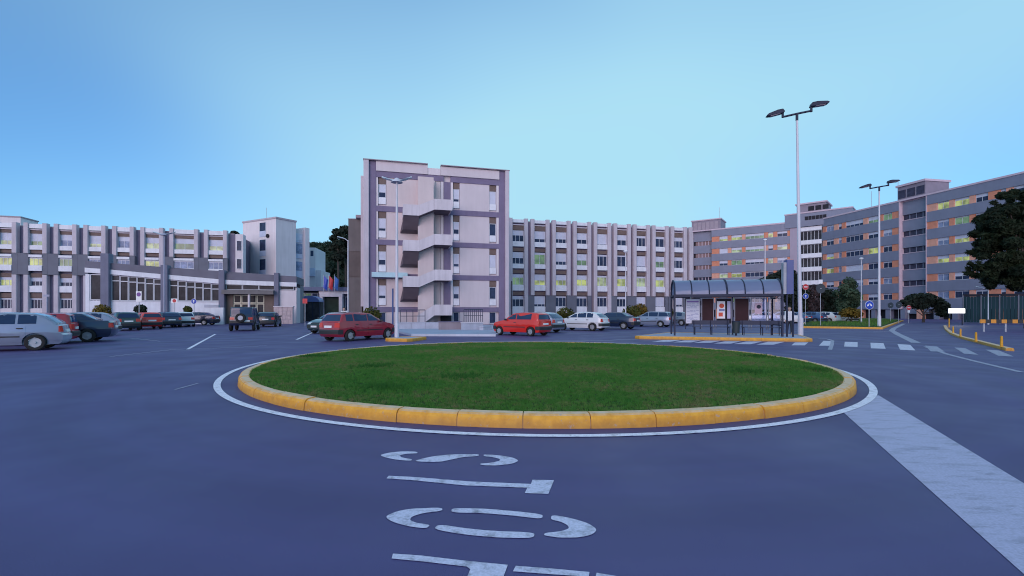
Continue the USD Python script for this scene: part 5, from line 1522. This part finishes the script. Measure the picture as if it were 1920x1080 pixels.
b3_ = at(744, 636, 23.6)
gull_lamp('gull wing street lamp standing on the small yellow kerbed island before the tower', b3_[:2], EYE + (584 - 337) * 23.6 / 880 - .1, 0)
b4_ = at(308, 600, 43.0)
gull_lamp('gull wing street lamp in front of the entrance hall', b4_[:2], EYE + (584 - 438.5) * 43 / 880 - .1, 4, mat('pole_grey', (0.30, 0.31, 0.42), 0.5, 0.08), 1.0, .25)


def single_lamp(label, base, h, arm, cat='street lamp', r=.055):
    t = thing('street_lamp', label, cat, (*base, 0.0), 0)
    obj('pole', MB().tube([(0, 0, 0), (0, 0, h)], [r * 1.2, r * .8], 10), POLE, t, 40)
    obj('base_sleeve', MB().tube([(0, 0, -.01), (0, 0, .5)], [r * 1.6, r * 1.5], 10), POLE, t, 40)
    if arm:
        obj('arm', MB().tube([(0, 0, h - .1), (arm * .3, 0, h + .12), (arm * .6, 0, h + .18)], r * .6, 8), POLE, t, 40)
        obj('lamp_head', wing_mesh([(arm * (.45 + .6 * k / 6), 0, h + .17 + .02 * k) for k in range(7)]), mats['lamp_white'], t, 40)
    else:
        obj('lamp_head', MB().tube([(0, 0, h - .02), (0, 0, h + .12), (0, 0, h + .22), (0, 0, h + .26)], [.08, .22, .20, .05], 14), mats['lamp_white'], t, 40)
    return t


y = 43.7
single_lamp('slim street lamp with one arm beside the dark annex wall', at(652.5, 590, y)[:2], EYE + (584 - 450) * y / 880, -.95)
y = 47.0
single_lamp('slim pale lamp standing before the long wing, behind the parked cars', at(1173, 590, y)[:2], EYE + (584 - 474) * y / 880, 0)
y = 56.0
single_lamp('slim pale lamp rising behind the bus shelter roof', at(1434.5, 590, y)[:2], EYE + (584 - 452) * y / 880, 0, r=.07)
single_lamp('slim pale lamp between the conifer and the median lamp', at(1615, 590, y)[:2], EYE + (584 - 487) * y / 880, 0)
y = 52.0
single_lamp('bent arm lamp below the stone pine at right', at(1853, 590, y)[:2], EYE + (584 - 543) * y / 880, -1.3)
y = 48
t = thing('pole', 'thin grey pole before the left wing ground floor', 'pole', (*at(88, 600, 46)[:2], 0))
obj('shaft', MB().tube([(0, 0, 0), (0, 0, 3.2)], .045, 8), mats['pole_grey'], t, 40)
obj('plate', MB().box(-.28, .28, -.05, -.03, 2.9, 3.1), mats['pole_grey'], t)
t = thing('pole', 'thin dark blue pole left of the gull wing lamp by the tower', 'pole', (*at(736.5, 620, 27.5)[:2], 0))
obj('shaft', MB().tube([(0, 0, 0), (0, 0, EYE + (584 - 541) * 27.5 / 880)], .05, 8), mat('pole_blue', (0.06, 0.09, 0.24), 0.5, 0.1), t, 40)
obj('foot', MB().tube([(0, 0, 0), (0, 0, .06)], .1, 10), mats['pole_blue'], t, 40)

# ---------------------------------------------------------------- signs
def disc(t, name, r, zc, m, y0, th=.012, x=0.0):
    return obj(name, MB().tube([(x, y0, zc), (x, y0 - th, zc)], [r, r], 28), m, t)


def sign(name, label, u, v, yd, plates, ztop, z0=0.0, deg=0, pole=.03, cat='road sign'):
    p = at(u, v, yd)
    t = thing(name, label, cat, (*p[:2], z0), deg)
    obj('pole', MB().tube([(0, 0, 0), (0, 0, ztop - z0)], pole, 10), GALV, t, 40)
    for kind, zc, r, *rest in plates:
        zc -= z0
        if kind == 'arrows':
            disc(t, 'plate', r, zc, SIGNW, -.035)
            d = disc(t, 'face', r * .93, zc, BLUE, -.048)
            k = r * .9
            a = MB()
            for s in (-1, 1):
                a.prism_xz([(s * x * k, zc + z * k) for x, z in ((.05, .42), (.16, .42), (.40, .10), (.52, .22), (.66, -.30), (.14, -.22), (.27, -.06), (.05, .22))], -.066, -.062)
            obj('arrows', a, SIGNW, d)
        elif kind == 'nostop':
            disc(t, 'plate', r, zc, RED, -.035)
            disc(t, 'face', r * .78, zc, BLUE, -.048)
            obj('cross_bar', MB().prism_xz([(-.6 * r, zc + .48 * r), (-.48 * r, zc + .6 * r), (.6 * r, zc - .48 * r), (.48 * r, zc - .6 * r)], -.066, -.062), RED, t)
        elif kind == 'blue':
            disc(t, 'plate', r, zc, SIGNW, -.035)
            disc(t, 'face', r * .92, zc, BLUE, -.048)
            obj('arrow', MB().prism_xz([(-.12 * r, zc - .5 * r), (.12 * r, zc - .5 * r), (.12 * r, zc + .05 * r), (.4 * r, zc + .05 * r), (0, zc + .55 * r), (-.4 * r, zc + .05 * r), (-.12 * r, zc + .05 * r)], -.066, -.062), SIGNW, t)
        elif kind == 'reddisc':
            disc(t, 'plate', r, zc, SIGNW, -.035)
            disc(t, 'face', r * .95, zc, RED, -.048)
            obj('bar', MB().box(-r * .6, r * .6, -.066, -.062, zc - r * .14, zc + r * .14), SIGNW, t)
        elif kind == 'back':
            disc(t, 'plate', r, zc, mat('sign_back', (0.035, 0.045, 0.06), 0.6, 0.1), -.03)
            obj('clamp', MB().box(-.06, .06, -.06, -.045, zc - .03, zc + .03), GALV, t)
        elif kind == 'square':
            w_, h_ = rest[0], rest[1]
            obj('plate', MB().box(-w_ / 2, w_ / 2, -.045, -.033, zc - h_ / 2, zc + h_ / 2), rest[2], t)
        elif kind == 'dot':
            disc(t, 'symbol', r, zc, rest[0], -.048)
    return t


yz = lambda v, yd: EYE + (V0 - v) * yd / 880
sign('arrow_sign', 'round blue sign with two white arrows parting downwards on the grass median', 1629.5, 610, 40.0, [('arrows', yz(572, 40), .37)], yz(566, 40), .15)
sign('road_sign', 'red disc above small blue disc on one pole right of the tallest lamp', 1510, 600, 47.0, [('reddisc', yz(538, 47), .30), ('blue', yz(555.5, 47), .29)], yz(532, 47))
sign('road_sign', 'large dark sign back on a thin pole before the bare trees', 1538.5, 600, 44.0, [('back', yz(541, 44), .45), ('square', yz(528, 44), 0, .34, .36, SIGNW)], yz(526, 44))
sign('road_sign', 'dark disc seen from behind, left of a pair below the hospital', 1669.5, 600, 58.0, [('back', yz(572.5, 58), .36)], yz(568, 58))
sign('road_sign', 'dark disc seen from behind, right of a pair below the hospital', 1685, 600, 58.0, [('back', yz(571.5, 58), .40)], yz(566, 58))
sign('road_sign', 'small pink red disc sign before the dark spreading tree', 1703.5, 600, 58.0, [('reddisc', yz(577, 58), .30), ('square', yz(584, 58), 0, .3, .3, SIGNW)], yz(572, 58))
sign('parking_sign', 'white plate with dark round symbol above the dark green car', 261, 600, 38.5, [('square', yz(556, 38.5), 0, .46, .86, SIGNW), ('dot', yz(552, 38.5), .17, mat('sign_violet', (0.16, 0.06, 0.28), 0.5, 0.1))], yz(547, 38.5))
sign('no_stopping_sign', 'small white plate with red and blue disc left of the blue disc', 327.5, 600, 45.0, [('square', yz(564, 45), 0, .62, .42, SIGNW), ('dot', yz(564, 45), .17, RED)], yz(560, 45))
sign('road_sign', 'blue round sign before the hall windows above left parked cars', 364, 600, 45.0, [('blue', yz(565, 45), .26)], yz(560, 45))
sign('red_sign', 'square red sign on grey pole in front of the arched kiosk', 572, 600, 46.0, [('square', yz(564.5, 46), 0, .46, .46, RED), ('square', yz(564.5, 46), 0, .05, .05, SIGNW)], yz(560, 46))
# lit white panel at right
p = at(1779, 600, 50.0)
t = thing('lit_panel', 'bright white lit panel sign on two posts near the bent kerb', 'sign', (*p[:2], 0), -6)
pw = 27 / 880 * 50
bx(t, 'panel', glow('panel_white_light', (0.95, 0.97, 1.0), 1.6, 0.05), 0, pw, -.06, .06, yz(587, 50), yz(579, 50))
bx(t, 'casing', STEEL_DK, -.03, pw + .03, .064, .16, yz(587.4, 50), yz(578.6, 50))
for x in (.15, pw - .15):
    obj('post', MB().tube([(x, .1, 0), (x, .1, yz(587, 50))], .05, 8), STEEL_DK, t, 40)

# ---------------------------------------------------------------- gate, barrier and railings
p = at(1806, 600, 56.0)
gt = thing('green_hoarding', 'tall dark green sheet fence under the stone pine at right', 'fence', (*p[:2], 0), -32)
GRN = mat('dark_green_sheet', (0.012, 0.042, 0.055), 0.7, 0.15, 0.8, spec=0.15)
for k in range(9):
    x0 = k * 1.55
    m = MB()
    for j in range(5):
        m.box(x0 + .06 + j * .29, x0 + .06 + j * .29 + .26, 0.02 if j % 2 else 0.045, .08, .15, 3.2)
    obj('sheet_panel', m, GRN, gt)
    bx(gt, 'post', GREYCL, x0 - .05, x0 + .05, -.05, .10, 0, 3.35)
bx(gt, 'top_rail', DARK, -.05, 9 * 1.55, -.02, .12, 3.22, 3.5)
p = at(1838, 600, 33.5)
br = thing('striped_barrier', 'orange and dark striped road barrier low at the right edge', 'barrier', (*p[:2], 0), -12)
for k in range(10):
    bx(br, 'stripe', mat('barrier_orange', (0.62, 0.26, 0.03), 0.5, 0.1) if k % 2 == 0 else BLACKP, k * .32 + .004, k * .32 + .316, 0, .06, .62, .88)
bx(br, 'rail', GALV, 0, 3.2, .064, .10, .66, .84)
for x in (.3, 1.6, 2.9):
    bx(br, 'leg', GALV, x - .04, x + .04, .104, .16, 0, .84)


def railing(name, label, u0, u1, yd, zt, z0, nbar, cat='railing', bent=False, dz=0.0):
    p0, p1 = at(u0, 600, yd), at(u1, 600, yd + .6)
    ln = float(np.linalg.norm(p1[:2] - p0[:2]))
    t = thing(name, label, cat, (*p0[:2], z0), math.degrees(math.atan2(p1[1] - p0[1], p1[0] - p0[0])))
    obj('top_rail', MB().tube([(0, 0, zt), (ln, 0, zt)], .03, 8), mats['bench_steel'], t, 40)
    obj('lower_rail', MB().tube([(0, 0, zt * .5), (ln, 0, zt * .5)], .022, 8), mats['bench_steel'], t, 40)
    for k in range(nbar + 1):
        x = ln * k / nbar
        obj('post', MB().tube([(x, 0, 0), (x, 0, zt)], .025, 8), mats['bench_steel'], t, 40)
    return t


railing('railing', 'dark railing on the low wall at foot of the outside staircase', 751, 797, 36.0, .95, .62, 4)
railing('railing', 'grey railing of close bars before the tower between wall and red car', 870, 905, 35.0, .95, .66, 9)


def block(name, label, u0, u1, yd, z1, m, cap=None, dep=.35, z0=.12):
    p0, p1 = at(u0, 600, yd), at(u1, 600, yd + .8)
    ln = float(np.linalg.norm(p1[:2] - p0[:2]))
    t = thing(name, label, 'wall', (*p0[:2], z0), math.degrees(math.atan2(p1[1] - p0[1], p1[0] - p0[0])))
    nseg = max(1, round(ln / 1.2))
    for k in range(nseg):
        bx(t, 'wall_block', m, ln * k / nseg + .008, ln * (k + 1) / nseg - .008, 0, dep, 0, z1 - z0 - .05)
    bx(t, 'coping', cap or m, -.03, ln + .03, -.03, dep + .03, z1 - z0 - .046, z1 - z0)
    return t


block('low_wall', 'low pale grey concrete wall below the staircase railing', 745, 823, 35.6, .62, CONC)
block('low_wall', 'low pinkish grey wall between the two railings', 825, 866, 34.0, .72, mat('pink_grey_wall', (0.34, 0.27, 0.30), 0.85, 0.1, 1.0, streak=.2), PURPLE)
block('low_wall', 'low white concrete blocks left of the bright red hatchback', 868, 906, 33.6, .66, CONC, WHITEC)
block('low_wall', 'low grey kerb wall before the bright red car nose', 906, 922, 33.2, .4, CONC)
block('low_wall', 'low pale wall along the foot of the long wing', 956, 1262, 60.0, .75, CONC)


# ---------------------------------------------------------------- trees, shrubs, hill
def leaves(blobs, n, size, seed, shell=0.55, flat=0.0, aspect=1.8):
    """Leaf-sized faces through ellipsoid clumps (cx, cy, cz, rx, ry, rz)."""
    r = np.random.default_rng(seed)
    B_ = np.asarray(blobs, float)
    wts = (B_[:, 3] * B_[:, 4] * B_[:, 5]) ** .66
    idx = r.choice(len(B_), n, p=wts / wts.sum())
    d = r.normal(size=(n, 3))
    d /= np.linalg.norm(d, axis=1, keepdims=True)
    rad = shell + (1.04 - shell) * r.uniform(0, 1, (n, 1)) ** .7
    c = B_[idx, :3] + d * B_[idx, 3:] * rad
    a = r.normal(size=(n, 3))
    a /= np.linalg.norm(a, axis=1, keepdims=True)
    nn = d + r.normal(0, .55, (n, 3)) + [0, 0, .3]
    b = np.cross(nn, a)
    b /= np.linalg.norm(b, axis=1, keepdims=True) + 1e-9
    a = np.cross(b, nn)
    a /= np.linalg.norm(a, axis=1, keepdims=True) + 1e-9
    s = size * r.uniform(.6, 1.35, (n, 1))
    a, b = a * s * aspect * .5, b * s * .5
    v = np.stack([c - a, c - b, c + a, c + b], 1).reshape(-1, 3)
    k = np.arange(n)[:, None] * 4
    return v, np.hstack([k, k + 1, k + 2, k + 3])


def tree(name, label, base, trunk_h, trunk_r, blobs, n, size, m, seed, cat='tree', group=None, bark=None, limbs=True, shell=.55, aspect=1.8):
    t = thing(name, label, cat, (*base, 0.0), 0, group)
    r = random.Random(seed)
    bark = bark or mat('bark', (0.07, 0.055, 0.05), 0.9, 0.25, 4.0, 20, .4)
    pts = [(0.0, 0.0, -.1), (.08, .03, trunk_h * .4), (.02, -.05, trunk_h * .75), (0, 0, trunk_h)]
    obj('trunk', MB().tube(pts, [trunk_r * 1.25, trunk_r, trunk_r * .85, trunk_r * .6], 10), bark, t, 50)
    if limbs:
        for k, bb in enumerate(blobs[:14]):
            z0 = trunk_h * r.uniform(.55, .95)
            e = np.array(bb[:3])
            mid = (np.array([0, 0, z0]) + e) / 2 + [0, 0, -.08 * trunk_h]
            obj('limb', MB().tube([(0, 0, z0), mid, e], [trunk_r * .45, trunk_r * .3, trunk_r * .08], 6), bark, t, 50)
    obj('crown', leaves(blobs, n, size, seed, shell, aspect=aspect), m, t)
    return t


def rnd_blobs(seed, n, centre, spread, rad, squash=.7):
    r = np.random.default_rng(seed)
    out = []
    for k in range(n):
        d = r.normal(size=3)
        d /= np.linalg.norm(d)
        q = np.array(centre) + d * np.array(spread) * r.uniform(.45, 1)
        s = rad * r.uniform(.7, 1.25)
        out.append((*q, s, s, s * squash))
    return out


PINE = leaf_mat('pine_needles', (0.006, 0.014, 0.007), (0.022, 0.034, 0.014), .6)
SHRUB = leaf_mat('shrub_leaves', (0.030, 0.045, 0.008), (0.12, 0.11, 0.025), 1.2)
CONIF = leaf_mat('conifer_leaves', (0.022, 0.050, 0.030), (0.085, 0.125, 0.075), .7)
DARKL = leaf_mat('dark_leaves', (0.010, 0.018, 0.014), (0.030, 0.040, 0.026), .5)
FOREST = leaf_mat('forest_leaves', (0.008, 0.020, 0.014), (0.028, 0.045, 0.026), .12)
BARE = leaf_mat('bare_twigs', (0.045, 0.030, 0.035), (0.095, 0.065, 0.070), .6)
YELF = leaf_mat('autumn_leaves', (0.10, 0.065, 0.01), (0.24, 0.16, 0.03), .8)

# stone pine at the right edge
D = 40.0
c = at(1932, 600, D)
zc = lambda v: EYE + (V0 - v) * D / 880
bl = []
rp = random.Random(77)
for (u, v, r_) in ((1893, 396, 1.3), (1915, 376, 1.2), (1868, 430, 1.1), (1852, 462, 1.0), (1838, 490, .85), (1831, 507, .6), (1880, 470, 1.5), (1905, 430, 1.6), (1862, 505, 1.1), (1890, 518, 1.2), (1920, 500, 1.7), (1950, 385, 1.5), (1960, 440, 2.0), (1990, 470, 1.8), (1955, 510, 1.5), (2000, 420, 1.6), (2030, 490, 1.5), (1985, 525, 1.2), (1868, 405, .6), (1849, 437, .55), (1837, 470, .5), (1908, 534, .7), (1872, 530, .7), (1902, 368, .7), (1885, 380, .45), (1858, 420, .4), (1823, 498, .35), (1843, 520, .55), (1858, 447, .5)):
    q = at(u, v, D)
    for _ in range(5):
        s_ = r_ * rp.uniform(.34, .60)
        a1_, a2_ = rp.uniform(0, 6.28), rp.uniform(-1, 1)
        k_ = r_ * .72
        bl.append((q[0] - c[0] + k_ * math.cos(a1_) * math.sqrt(1 - a2_ ** 2), 1.7 * k_ * math.sin(a1_) * math.sqrt(1 - a2_ ** 2) + rp.uniform(-.8, .8), q[2] + k_ * .8 * a2_, s_, s_ * 1.2, s_ * .75))
tree('stone_pine', 'large dark stone pine filling the right picture edge', c[:2], 5.2, .34, bl, 70000, .115, PINE, 31, shell=.3, aspect=4.0)

# trees by the hospital
D = 60.0
b0 = at(1585, 600, D)
tree('conifer', 'grey green feathery conifer before the hospital, right of bare trees', b0[:2], 3.0, .12, rnd_blobs(2, 22, (0, 0, 3.2), (1.2, 1.2, 2.3), .75, .9), 3600, .22, CONIF, 5)
b0 = at(1596, 600, 57)
tree('shrub', 'yellowish autumn shrub at the foot of the grey green conifer', b0[:2], .7, .05, rnd_blobs(3, 9, (0, 0, 1.3), (1.2, .7, .5), .6, .7), 1200, .18, YELF, 6, 'shrub')
D = 66
for k, (u, w, hh, lab) in enumerate(((1492, 1.8, 6.6, 'dark evergreen tree right behind the blue pylon'), (1520, 2.0, 5.8, 'brown purple bare tree behind the red and blue disc signs'), (1551, 1.6, 4.8, 'dark brownish tree beside the feathery conifer'))):
    b0 = at(u, 600, D + k)
    tree('tree', lab, b0[:2], 2.0, .15, rnd_blobs(40 + k, 16, (0, 0, hh * .5), (w * .8, w * .6, hh * .36), 1.0, .9), 3800, .24, (DARKL, BARE, DARKL)[k], 50 + k)
D = 70
b0 = at(1450, 600, D)
tree('tree', 'dark flat topped pine peeping over the shelter roof left of the pylon', b0[:2], 4.6, .18, [(-2.4, 0, 5.0, 1.3, 1.2, .7), (-.9, 0, 5.7, 1.6, 1.5, .85), (.6, .4, 6.3, 1.6, 1.5, .9), (1.9, 0, 6.9, 1.5, 1.4, .9), (2.8, 0, 6.0, 1.2, 1.2, .8), (1.0, 0, 5.0, 1.6, 1.3, .7)], 3200, .26, DARKL, 61)
D = 62
b0 = at(1731, 600, D)
tree('tree', 'dark low spreading tree against the hospital ground floor', b0[:2], 1.5, .14, [(-2.0, 0, 2.6, 1.0, .9, .6), (-1.0, 0, 3.1, 1.2, 1.0, .7), (0.2, 0, 3.2, 1.3, 1.1, .7), (1.3, 0, 2.8, 1.2, 1.0, .7), (2.3, 0, 2.2, 1.0, .9, .7), (2.6, 0, 1.4, .8, .8, .7), (-.2, .2, 2.3, 1.2, 1.0, .6)], 3000, .22, DARKL, 66)
# small shrubs
for (u, v, D, r_, m, lab) in ((191, 582, 40, .62, YELF, 'small olive yellow shrub by the hall pier above parked cars'), (696, 588, 42, .75, SHRUB, 'small yellow green shrub behind the maroon hatchback'), (1060, 589, 50, .95, SHRUB, 'round olive shrub above the white hatchback bonnet'),
                              (1184, 584, 52, .85, SHRUB, 'olive shrub above the dark blue saloon boot'), (1200, 579, 54, .75, YELF, 'yellow brown shrub beside the olive one before the long wing'), (352, 580, 47.5, .35, SHRUB, 'tiny shrub under the white plate by the hall wall'), (263, 579, 42, .45, DARKL, 'small dark bush at foot of the white plate sign')):
    p = at(u, v, D)
    zc_ = p[2]
    tree('shrub', lab, p[:2], max(.3, zc_ - r_ * .5), .04, [(0, 0, zc_, r_, r_, r_ * .8), (r_ * .5, 0, zc_ - .25 * r_, r_ * .7, r_ * .7, r_ * .6), (-r_ * .5, .1, zc_ - .2 * r_, r_ * .7, r_ * .7, r_ * .6), (0, 0, zc_ * .45, r_ * .8, r_ * .7, zc_ * .42)], 900, .13 if D < 46 else .16, m, int(u), 'shrub', limbs=False)

# the wooded hill
nx_, ny_ = 60, 40
hx = np.linspace(-190, 60, nx_)
hy = np.linspace(112, 330, ny_)
HXX, HYY = np.meshgrid(hx, hy, indexing='ij')


def hill_z(x, y):
    s = np.clip((y - 112) / 75, 0, 1)
    s = s * s * (3 - 2 * s)
    h = 24 - 1.5 * np.exp(-((x + 66) / 12) ** 2) + 2 * np.exp(-((x + 20) / 50) ** 2)
    edge = np.clip((190 + x) / 60, 0, 1) * np.clip((60 - x) / 60, 0, 1)
    back = np.clip((330 - y) / 90, 0, 1)
    return s * h * edge * back * (0.92 + 0.16 * meshkit.fbm(np.stack([x / 22, y / 22, 0 * x], -1), 3))


HZ = hill_z(HXX, HYY) - .3
v = np.c_[HXX.ravel(), HYY.ravel(), HZ.ravel()]
q = [(i * ny_ + j, (i + 1) * ny_ + j, (i + 1) * ny_ + j + 1, i * ny_ + j + 1) for i in range(nx_ - 1) for j in range(ny_ - 1)]
tag(obj('hill', (v, np.array(q)), mat('hill_ground', (0.02, 0.03, 0.02), 0.95, 0.3, .3), None, True), kind='structure')
r = np.random.default_rng(17)
bl = []
while len(bl) < 520:
    x, y = r.uniform(-150, 30), r.uniform(114, 215)
    u = 960 + 880 * x / y
    if not (520 < u < 760) and r.random() > .12:
        continue
    s = r.uniform(1.8, 3.2)
    bl.append((x, y, float(hill_z(np.array(x), np.array(y))) + s * .7, s, s, s * .95))
tag(obj('forest', leaves(bl, 60000, .75, 18, .6), FOREST), 'dark green wood covering the hill behind the white block', 'wood', kind='stuff')
for k, (u, v, D, s, lab) in enumerate(((634, 436, 128, 1.0, 'tall dark pine on the skyline left of the dark annex'), (648, 431, 131, 1.1, 'dark pine crown touching the annex roof line'))):
    b = at(u, 590, D)
    zt = EYE + (V0 - v) * D / 880
    hz = float(hill_z(np.array(b[0]), np.array(b[1])))
    t = tree('pine_tree', lab, b[:2], zt - 2, .3, [(0, 0, zt, 1.7 * s, 1.6, 1.2 * s), (-1.2 * s, 0, zt - 1.6, 1.3 * s, 1.2, .8), (1.3 * s, 0, zt - 1.2, 1.3 * s, 1.2, .9), (0, 0, zt - 3.2, 1.8 * s, 1.5, 1.2), (-1.6, 0, zt - 4.2, 1.4, 1.2, .8), (1.5, 0, zt - 5, 1.6, 1.3, 1.0), (0, 0, zt - 6.5, 2.0, 1.6, 1.4)], 1500, .5, DARKL, 70 + k, limbs=False)
for k, (u, v, D, lab) in enumerate(((52, 418, 88, 'dark treetop peeping over left wing roof'), (440, 438, 92, 'dark slim treetop in the gap between left wing and white block'))):
    b = at(u, 590, D)
    zt = EYE + (V0 - v) * D / 880
    tree('tree', lab, b[:2], zt - 1, .25, [(0, 0, zt - .2, 1.4, 1.4, .9), (-1.2, 0, zt - .9, 1.2, 1.2, .8), (1.1, 0, zt - 1.0, 1.1, 1.1, .8), (0, 0, zt - 3, 2, 2, 2)] if k == 0 else [(0, 0, zt - .3, .8, .8, .9), (0, 0, zt - 2, 1.0, 1.0, 1.6)], 700, .35, DARKL, 80 + k, limbs=False)


# ---------------------------------------------------------------- people
def person(label, base, deg, top_m, legs_m, hair, h=1.70, step=.16):
    t = thing('person', label, 'person', (*base, 0.0), deg)
    k = h / 1.75
    J = {}

    def S(p, r_):
        return m3.Manifold.sphere(r_ * k, 14).translate(tuple(np.array(p) * k))

    def bone(*js):
        return m3.Manifold.batch_hull([S(p, r_) for p, r_ in js])

    hip = {s: ((s * .09, 0, .92), .095) for s in (-1, 1)}
    kn = {s: ((s * .10, -s * step * .5 - .03, .50), .062) for s in (-1, 1)}
    an = {s: ((s * .10, -s * step + (.04), .09), .042) for s in (-1, 1)}
    toe = {s: ((s * .11, -s * step - .13, .035), .035) for s in (-1, 1)}
    shd = {s: ((s * .185, 0, 1.42), .062) for s in (-1, 1)}
    elb = {s: ((s * .235, s * .06, 1.14), .045) for s in (-1, 1)}
    wri = {s: ((s * .24, s * .04 - .08, .90), .032) for s in (-1, 1)}
    torso = m3.Manifold.batch_boolean([bone(((-.10, 0, .95), .11), ((.10, 0, .95), .11), ((-.08, 0, 1.12), .10), ((.08, 0, 1.12), .10)),
                                       bone(((-.08, 0, 1.12), .10), ((.08, 0, 1.12), .10), ((-.13, 0, 1.36), .10), ((.13, 0, 1.36), .10), ((0, 0, 1.45), .07)),
                                       bone(((0, 0, 1.44), .058), ((0, -.01, 1.54), .055))], m3.OpType.Add)
    parts = [torso]
    for s in (-1, 1):
        parts += [bone(hip[s], kn[s]), bone(kn[s], an[s]), bone(an[s], ((s * .10, -s * step + .05, .04), .04), toe[s]), bone(shd[s], elb[s]), bone(elb[s], wri[s]), bone(shd[s], ((s * .08, 0, 1.44), .06))]
        w_ = np.array(wri[s][0])
        parts.append(bone((w_, .03), (w_ + [0, -.02, -.07], .034), (w_ + [0, -.03, -.09], .025)))
        for fi in range(4):
            b_ = w_ + [s * .004, -.045 + fi * .017, -.095]
            parts.append(bone((b_, .0095), (b_ + [-s * .006, -.006, -.035 - .006 * (fi in (1, 2))], .009), (b_ + [-s * .016, -.008, -.065 - .008 * (fi in (1, 2))], .008)))
        b_ = w_ + [-s * .012, -.045, -.055]
        parts.append(bone((b_, .011), (b_ + [-s * .012, -.022, -.03], .010), (b_ + [-s * .014, -.028, -.055], .009)))
    head = bone(((0, 0, 1.66), .098), ((0, -.025, 1.60), .072), ((0, .02, 1.68), .095), ((0, -.055, 1.555), .035))
    nose = bone(((0, -.098, 1.655), .010), ((0, -.118, 1.625), .014))
    ears = [bone(((s * .098, .01, 1.655), .014), ((s * .095, .012, 1.62), .012)) for s in (-1, 1)]
    parts += [head, nose] + ears
    body = m3.Manifold.batch_boolean(parts, m3.OpType.Add).refine_to_length(.04)
    q = body.to_mesh()
    tm = trimesh.Trimesh(q.vert_properties[:, :3], q.tri_verts, process=True)
    trimesh.smoothing.filter_taubin(tm, iterations=4)
    obj('body', tm, mat('skin', (0.50, 0.32, 0.26), 0.6, 0.05), t, True)
    up = [bone((np.array(p) * 1.0, r_ + .014) if False else (p, r_ + .014), (p2, r2 + .014)) for s in (-1, 1) for (p, r_), (p2, r2) in ((shd[s], elb[s]), (elb[s], ((np.array(wri[s][0]) + [0, .01, .05]), .034)))]
    shirt = m3.Manifold.batch_boolean([bone(((-.10, 0, .93), .125), ((.10, 0, .93), .125), ((-.08, 0, 1.12), .115), ((.08, 0, 1.12), .115)), bone(((-.08, 0, 1.12), .115), ((.08, 0, 1.12), .115), ((-.13, 0, 1.36), .114), ((.13, 0, 1.36), .114), ((0, 0, 1.43), .075))] + up, m3.OpType.Add)
    obj('shirt', shirt.refine_to_length(.06), top_m, t, 50)
    tr = [bone((hip[s][0], .108), (kn[s][0], .078)) for s in (-1, 1)] + [bone((kn[s][0], .078), (np.array(an[s][0]) + [0, 0, .03], .058)) for s in (-1, 1)] + [bone(((-.09, 0, .93), .112), ((.09, 0, .93), .112))]
    obj('trousers', m3.Manifold.batch_boolean(tr, m3.OpType.Add), legs_m, t, 50)
    hr = bone(((0, .02, 1.69), .107), ((0, .045, 1.63), .09)) - m3.Manifold.cube((.4 * k, .2 * k, .3 * k)).translate((-.2 * k, -.245 * k, 1.42 * k))
    obj('hair', hr, hair, t, 50)
    eyes = MB()
    for s in (-1, 1):
        eyes.tm(m3.Manifold.sphere(.013 * k, 8).translate((s * .034 * k, -.086 * k, 1.652 * k)))
    obj('eyes', eyes, DARK, t)
    obj('mouth', MB().box(-.022 * k, .022 * k, -.098 * k, -.085 * k, 1.588 * k, 1.596 * k), mat('lips', (0.35, 0.12, 0.11), 0.6, 0.05), t)
    return t


D = 30.0
person('person in white top and dark trousers standing behind the pylon legs', at(1480, 600, D)[:2], -20, mat('white_cloth', (0.70, 0.70, 0.74), 0.9, 0.05), mat('dark_cloth', (0.03, 0.035, 0.05), 0.9, 0.1), mat('dark_hair', (0.03, 0.02, 0.015), 0.6, 0.2), 1.74)
D = 39.0
person('person in white top standing beyond the maroon hatchback by the dark annex', at(645, 600, D)[:2], 10, mats['white_cloth'], mats['dark_cloth'], mats['dark_hair'], 1.76)
